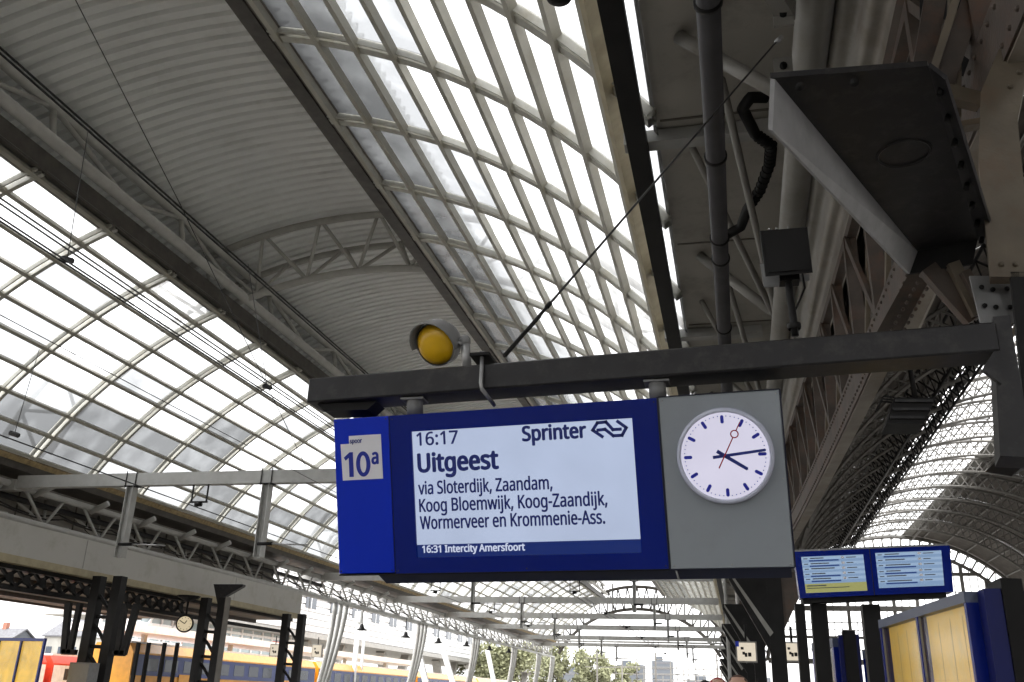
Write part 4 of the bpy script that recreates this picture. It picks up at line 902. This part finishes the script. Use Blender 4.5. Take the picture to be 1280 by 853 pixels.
# ------------------------------------------------------------------ ground, platforms, tracks
tag(MB().box((-900, -300, -3.4), (900, 2500, -2.70)).build('ground', 'ballast'), kind='structure')
tag(MB().box((-.6, -60, -2.69), (9, 170, -1.65)).build('right_platform', 'paving'), kind='structure')
tag(MB().box((-31.5, -60, -2.69), (-24, 170, -1.65)).build('left_platform', 'paving'), kind='structure')
for x in (-3.2, -7.4, -11.2, -15.4, -19.4, -33.8, -38.2, -44):
    t = thing('railway_track', 'steel rails of the track %s' % {-3.2: 'beside the right platform', -7.4: 'second from the right platform', -11.2: 'third from the right platform', -15.4: 'fourth from the right platform', -19.4: 'beside the left platform', -33.8: 'behind the left platform', -38.2: 'second behind the left platform', -44: 'farthest left, under the red train'}[x], 'track')
    for s in (-.72, .72): MB().box((x+s-.035, -60, -2.69), (x+s+.035, 600, -2.54)).build('rail', 'rail', t)

# ------------------------------------------------------------------ trains behind the left platform
def train(x, y0, n, L, zt, lab, m1, m2):
    for i in range(n):
        ya = y0+i*(L+.6); t = thing('train_carriage', lab[i], 'train carriage', (x, ya, 0), group=lab[-1])
        MB().prism([(0, 0, -2.3), (0, 0, zt-.5), (-.35, 0, zt), (-2.5, 0, zt), (-2.85, 0, zt-.5), (-2.85, 0, -2.3)], (0, L, 0)).build('body', m1, t)
        MB().box((.005, .1, zt-1.75), (.03, L-.1, zt-.6)).build('upper_band', m2, t); MB().box((.005, .1, zt-3.4), (.03, L-.1, zt-2.5)).build('lower_band', m2, t)
        MB().box((-2.4, .3, zt+.002), (-.45, L-.3, zt+.12)).build('roof', 'white', t)
        k = 1.2
        while k < L-2:
            MB().box((.032, k, zt-1.5), (.045, k+1.4, zt-.8)).build('window', 'winm', t); MB().box((.032, k, zt-3.3), (.045, k+1.4, zt-2.6)).build('window', 'winm', t); k += 2.1
        for k in (L*.2, L*.75):
            MB().box((.047, k, zt-3.9), (.06, k+1.5, zt-1.6)).build('door', 'orange' if m1 == 'orange' else 'white', t)
ord_ = ['nearest', 'second', 'third', 'fourth', 'fifth', 'farthest']
train(-34, 49.5, 4, 25, 2.35, ['%s carriage of the yellow and blue double deck train behind the left platform' % o for o in ord_[:4]]+['yellow and blue train carriages'], 'orange', 'tblue')
train(-44, 28, 2, 27, 1.75, ['%s carriage of the red and white train at far left' % o for o in ('nearest', 'farther')]+['red and white train carriages'], 'red', 'white')
# white canopy roof and bus station behind
wr = thing('white_platform_roof', 'long low white platform roof above the yellow train', 'roof', (-37.6, 0, 0))
MB().box((-6, 56, 3.4), (-1.4, 118, 3.9)).build('roof_slab', 'white', wr)
for y in range(60, 118, 12): MB().box((-3.2, y, -1.65), (-2.9, y+.3, 3.4)).build('post', 'gantry', wr)
for i, (px, y) in enumerate(((171, 38.6), (184, 39.0), (204, 39.6), (220, 40.1), (248, 41.2))):
    p = at(px, 818, y=y); b = thing('black_post', '%s of the five thin black posts between the two left lattice columns' % ['first from the left', 'second', 'middle one', 'fourth', 'last'][i], 'post', (p.x, y, -1.65), group='thin black posts')
    MB().box((-.07, -.07, 0), (.07, .07, p.z+1.65+.5)).build('post_shaft', 'black', b)
bs = thing('bus_station', 'long white slatted building on concrete legs behind the curved columns', 'building', (-60, 0, 0))
MB().box((-16, 92, 7.9), (-.3, 330, 17.2)).build('core', 'white', bs)
for k in range(10): MB().box((-.29, 92, 8.1+.92*k), (.05, 330, 8.1+.92*k+.72)).build('wall_slat', 'white', bs)
MB().box((-16, 92, 7.2), (.2, 330, 7.88)).build('floor_slab', 'conc', bs)
for k in range(26):
    y = 100+8.6*k; wn = MB().box((.06, y, 11.2), (.12, y+3.6, 13.4)).build('window', 'winm', bs); MB().box((.125, y+1.7, 11.2), (.15, y+1.9, 13.4)).build('window_bar', 'white', wn)
for y in (112, 140, 172, 205, 240, 280):
    for s in (-1, 1):
        MB().bar((-3, y, -2.7), (-3, y+s*7, 7.2), 1.1, 1.6, (1, 0, 0)).build('leg', 'conc', bs)
gf = thing('glass_annex', 'glass and steel annex seen between the lattice columns', 'building', (-62, 0, 0))
MB().box((-1.2, 84, 4.5), (-.1, 99, 8.6)).build('glazing', 'farglass', gf)
for k in range(8): MB().box((-.09, 84+2.1*k, 4.5), (.05, 84.2+2.1*k, 8.6)).build('frame_post', 'white', gf)
for z in (4.4, 6.2, 8.5): MB().box((-.09, 84, z), (.1, 99, z+.25)).build('frame_rail', 'white', gf)
for k in range(3): MB().bar((.1, 85+5*k, 4.6), (.1, 89+5*k, 8.4), .2, .2, (1, 0, 0)).build('frame_brace', 'white', gf)
gf2 = thing('glass_annex', 'second glass annex with a red panel, right of the middle lattice column', 'building', (-62, 0, 0))
MB().box((-3, 104, 2.9), (-.1, 130, 10.6)).build('glazing', 'farglass', gf2)
for z in (2.8, 6.5, 8.4, 10.3): MB().box((-.09, 104, z), (.1, 130, z+.3)).build('frame_rail', 'white', gf2)
for k in range(10): MB().box((-.09, 104+2.8*k, 2.9), (.05, 104.3+2.8*k, 10.4)).build('frame_post', 'white', gf2)
MB().box((.06, 121, 3.1), (.12, 123.5, 6.3)).build('red_panel', 'red', gf2)
# houses far left
def house_(x, y, w_, d_, h, m, lab, rm='tile'):
    t = thing('town_house', lab, 'house', (x, y, -2.7), group='gabled houses beyond the station')
    MB().box((0, 0, 0), (w_, d_, h)).build('wall', m, t)
    MB().prism([(-.3, -.3, h), (w_+.3, -.3, h), (w_+.3, d_/2, h+3), (-.3, d_/2, h+3)], (0, 0, .25)).prism([(-.3, d_+.3, h), (w_+.3, d_+.3, h), (w_+.3, d_/2, h+3.01), (-.3, d_/2, h+3.01)], (0, 0, .25)).build('roof', rm, t)
    MB().prism([(0, .02, h), (0, d_-.02, h), (0, d_/2, h+2.9)], (w_, 0, 0)).build('gable', m, t)
    for i in range(int(w_/2.4)):
        for j in range(int(h/3)): MB().box((.8+2.4*i, -.06, 1+3*j), (1.9+2.4*i, -.01, 2.6+3*j)).build('window', 'winm', t)
    MB().box((w_*.7, d_/2-.4, h+2), (w_*.7+.8, d_/2+.4, h+4.2)).build('chimney', 'brick', t)
house_(-116, 143, 15, 10, 10.2, 'dull', 'white gabled house with a grey roof above the yellow timetable case'); house_(-100, 140, 9, 9, 8.8, 'brick', 'small brick house right of the white gabled house', 'brick')
house_(-135, 138, 15, 10, 8.2, 'far', 'grey house at the left edge behind the yellow timetable case')
house_(-104, 150, 11, 9, 7.4, 'brick', 'low brick house with a tiled roof beside the nearest column')
# ------------------------------------------------------------------ trees and skyline beyond the far arch
def tree(x, y, h, r, lab, seed):
    rnd = random.Random(seed); t = thing('broadleaf_tree', lab, 'tree', (x, y, -2.7), group='trees beyond the far arch')
    tk = MB().tube([(0, 0, 0), (.2, 0, h*.3), (0, .2, h*.6)], .5, 8, r2=.2)
    for k in range(7):
        a = rnd.uniform(0, 6.28); tk.tube([(0, 0, h*(.25+.05*k)), (math.cos(a)*r*.6, math.sin(a)*r*.6, h*(.5+.06*k))], .16, 5, r2=.05)
    tk.build('trunk', 'bark', t)
    lf = MB(); cl = [(rnd.gauss(0, r*.5), rnd.gauss(0, r*.5), h*rnd.uniform(.4, .95), rnd.uniform(.16, .34)*r) for _ in range(26)]
    for cx, cy, cz, cr in cl:
        for _ in range(110):
            v = Vector((rnd.gauss(0, 1), rnd.gauss(0, 1), rnd.gauss(0, 1))).normalized()*cr*rnd.uniform(.5, 1.05); p = Vector((cx, cy, cz))+v
            a = Vector((rnd.gauss(0, 1), rnd.gauss(0, 1), rnd.gauss(0, 1))).normalized()*.38; b = a.orthogonal().normalized()*.3
            lf.add([p-a, p+b, p+a, p-b], [(0, 1, 2, 3)])
    lf.build('crown', 'leaf', t)
for i, (x, y, h, r) in enumerate(((-47, 205, 13.5, 6), (-41, 222, 14.5, 6), (-36, 235, 13.5, 6), (-30.5, 250, 11.5, 5), (-54, 215, 13, 6), (-60, 225, 12, 5))):
    tree(x, y, h, r, ['broad green tree right of the farthest curved columns', 'tallest green tree left of the far arch opening', 'pale green tree under the left foot of the far arch', 'low green tree at the right end of the tree row', 'green tree showing between the farthest curved columns', 'leftmost green tree, mostly behind the curved columns'][i], i)
def block(x, y, w_, h, lab, fl=4):
    t = thing('city_block', lab, 'building', (x, y, -2.7), group='hazy city blocks on the skyline')
    MB().box((0, 0, 0), (w_, 15, h)).build('wall', 'far', t)
    MB().box((w_*.2, 3, h), (w_*.5, 9, h+2.5)).build('roof_house', 'far', t)
    for j in range(fl):
        MB().box((1, -.1, h*(j+.5)/fl), (w_-1, -.01, h*(j+.8)/fl)).build('window_band', 'tile', t)
block(-49, 560, 11, 25, 'tallest grey block in the middle of the far arch opening', 8); block(-100, 540, 26, 18, 'low grey block left of the tallest block'); block(-34, 640, 24, 17, 'long low block right of the tallest block')
block(-74, 600, 16, 24, 'medium grey block just left of the tallest block', 6); block(-6, 700, 26, 21, 'grey block below the clock panel near the columns')
# catenary portals beyond the roof
for j, y in enumerate((160, 195, 240, 300, 370)):
    t = thing('catenary_portal', ['first', 'second', 'third', 'fourth', 'farthest'][j]+' open steel wire portal over the tracks beyond the far arch', 'portal', (0, y, 0), group='wire portals beyond the roof')
    for x in (-23, -13.4, -3.6): MB().box((x-.12, -.12, -2.7), (x+.12, .12, 7.6)).build('mast', 'oldtruss', t)
    for z in (5.2, 6.6): MB().box((-25, -.06, z-.06), (-1, .06, z+.06)).build('span_beam', 'oldtruss', t)
    for x in (-20, -16.5, -10, -7): rod('dropper_post', (x, 0, 3.4), (x, 0, 6.6), .07, 'oldtruss', t, 5); rod('insulator', (x-.4, 0, 4.4), (x+.4, 0, 4.4), .06, 'black', t, 5)
for j, (px, y) in enumerate(((440, 83), (452, 85))):
    p = at(px, 853, y=y); tp = at(px+(8 if j == 0 else 6), 763 if j else 778, y=y); t = thing('white_mast', ['slightly leaning pale blue mast', 'slim white mast'][j]+' beside the first curved columns', 'mast', (tp.x, y, -1.65), group='pale masts beyond the left platform')
    MB().tube([(0, 0, 0), (0, 0, tp.z+1.65)], .22 if j == 0 else .13, 10).build('mast_body', 'white', t, True); MB().box((-.3, -.3, tp.z+1.6), (.3, .3, tp.z+2.6)).build('mast_head', 'gantry', t)
for j, ((ax_, ay_), (bx2, by2), y) in enumerate((((521, 806), (534, 860), 88), ((552, 805), (568, 860), 97), ((609, 812), (619, 860), 120))):
    t = thing('raking_strut', ['first', 'middle', 'last'][j]+' pale slanting strut between the curved columns', 'strut', (0, 0, 0), group='pale slanting struts'); MB().bar(at(ax_, ay_, y=y), at(bx2, by2, y=y), .5, .4, (0, 1, 0)).build('strut_body', 'white', t)
# pendant lamps under the eaves of the far bays
for j, (px, py, y) in enumerate(((452, 788, 66), (507, 797, 75), (548, 804, 84), (583, 808, 93), (612, 813, 101), (636, 816, 109))):
    p = at(px, py, y=y); t = thing('pendant_lamp', '%s black pendant lamp in the row hanging before the white slatted building' % ['nearest', 'second', 'third', 'fourth', 'fifth', 'farthest'][j], 'lamp', p, group='black pendant lamps')
    MB().lathe([(.05, .45), (.12, .4), (.2, .15), (.42, 0), (.36, -.02), (0, -.02)], (0, 0, 0), None, 12).build('shade', 'black', t, True); rod('rod', (0, 0, .4), (0, 0, 5.9-p.z), .03, 'black', t, 5)

# ------------------------------------------------------------------ people: only their heads reach into the picture
def person(x, y, top, lab, hair, coat, long_hair=False, turn=0):
    t = thing('person', lab, 'person', (x, y, -1.65), (0, 0, turn), 'people walking on the right platform'); H = top+1.65; s = H/1.8
    V = [(0, 0, .95), (0, 0, 1.15), (0, 0, 1.40), (0, 0, 1.50), (0, 0, 1.56), (-.10, 0, .90), (-.11, -.06, .50), (-.11, .02, .08), (-.11, -.12, .03), (.10, 0, .90), (.11, .10, .50), (.11, .22, .10), (.11, .10, .04),
         (-.19, 0, 1.40), (-.24, .04, 1.13), (-.24, -.08, .88), (.19, 0, 1.40), (.24, -.04, 1.13), (.25, -.14, .90)]
    Ed = [(0, 1), (1, 2), (2, 3), (3, 4), (0, 5), (5, 6), (6, 7), (7, 8), (0, 9), (9, 10), (10, 11), (11, 12), (2, 13), (13, 14), (14, 15), (2, 16), (16, 17), (17, 18)]
    rad = [.15, .14, .15, .065, .055, .095, .065, .045, .035, .095, .065, .045, .035, .075, .05, .035, .075, .05, .035]
    me = bpy.data.meshes.new('body'); me.from_pydata([tuple(c*s for c in v) for v in V], Ed, []); me.materials.append(M[coat])
    o = link(me, 'body', t); sk = o.modifiers.new('s', 'SKIN'); o.modifiers.new('u', 'SUBSURF').levels = 1
    for i, r in enumerate(rad): me.skin_vertices[0].data[i].radius = (r*s, r*s*.8)
    me.skin_vertices[0].data[0].use_root = True
    hc = Vector((0, -.005, 1.685))*s; hd = MB()
    hd.lathe([(0, -.125), (.045, -.115), (.062, -.08), (.072, -.03), (.077, .02), (.072, .07), (.05, .103), (0, .115)], hc, None, 16)
    head = hd.build('head', 'skin', t, True)
    MB().prism([hc+Vector((-.012, -.072, -.02)), hc+Vector((.012, -.072, -.02)), hc+Vector((0, -.098, -.03)), ], (0, .0, .035)).build('nose', 'skin', head)
    for sx in (-.028, .028): MB().lathe([(0, -.012), (.012, 0), (0, .012)], hc+Vector((sx, -.070, .01)), None, 8).build('eye', 'black', head)
    for sx in (-1, 1): MB().lathe([(0, -.03), (.014, 0), (0, .03)], hc+Vector((sx*.078, 0, -.01)), None, 8).build('ear', 'skin', head)
    MB().box(tuple(hc+Vector((-.022, -.076, -.062))), tuple(hc+Vector((.022, -.066, -.055)))).build('mouth', 'redh', head)
    hh = MB(); rows = []
    for i in range(9):
        el = R_(90-i*13); rr = (.088*math.cos(el), .03+.095*math.sin(el))
        rows.append((rr[0], rr[1]))
    if long_hair: rows += [(.092, -.09), (.09, -.17)]
    hh.lathe(rows, hc+Vector((0, .016, 0)), None, 18); hh.build('hair', hair, t, True)
    for sx in (-1, 1):
        base = Vector((sx*.24, -.10 if sx < 0 else -.15, .86))*s
        hb = MB().tube([base, base+Vector((0, -.01, -.07))], .028, 8); hnd = hb.build('hand', 'skin', t, True)
        for k in range(4): MB().tube([base+Vector((0, -.03+.017*k, -.06)), base+Vector((-sx*.006, -.03+.017*k, -.10+.005*abs(k-1))), base+Vector((-sx*.02, -.03+.017*k, -.135+.007*abs(k-1)))], .0085, 6).build('finger', 'skin', hnd, True)
        MB().tube([base+Vector((0, -.025, -.02)), base+Vector((-sx*.01, -.05, -.06)), base+Vector((-sx*.015, -.052, -.085))], .0095, 6).build('thumb', 'skin', hnd, True)
p = at(922, 844.5, y=8.0); person(p.x, 8, p.z, 'tall brown haired person in a dark coat below the small lit sign', 'hair', 'cloth')
p = at(897, 847.5, y=9.4); person(p.x, 9.4, p.z, 'person with reddish hair just left of the brown haired person', 'hair2', 'cloth2', True)
p = at(882, 851, y=11); person(p.x, 11, p.z, 'dark haired person at the left of the three heads', 'black', 'cloth', False, 2.6)
bpy.context.view_layer.update()
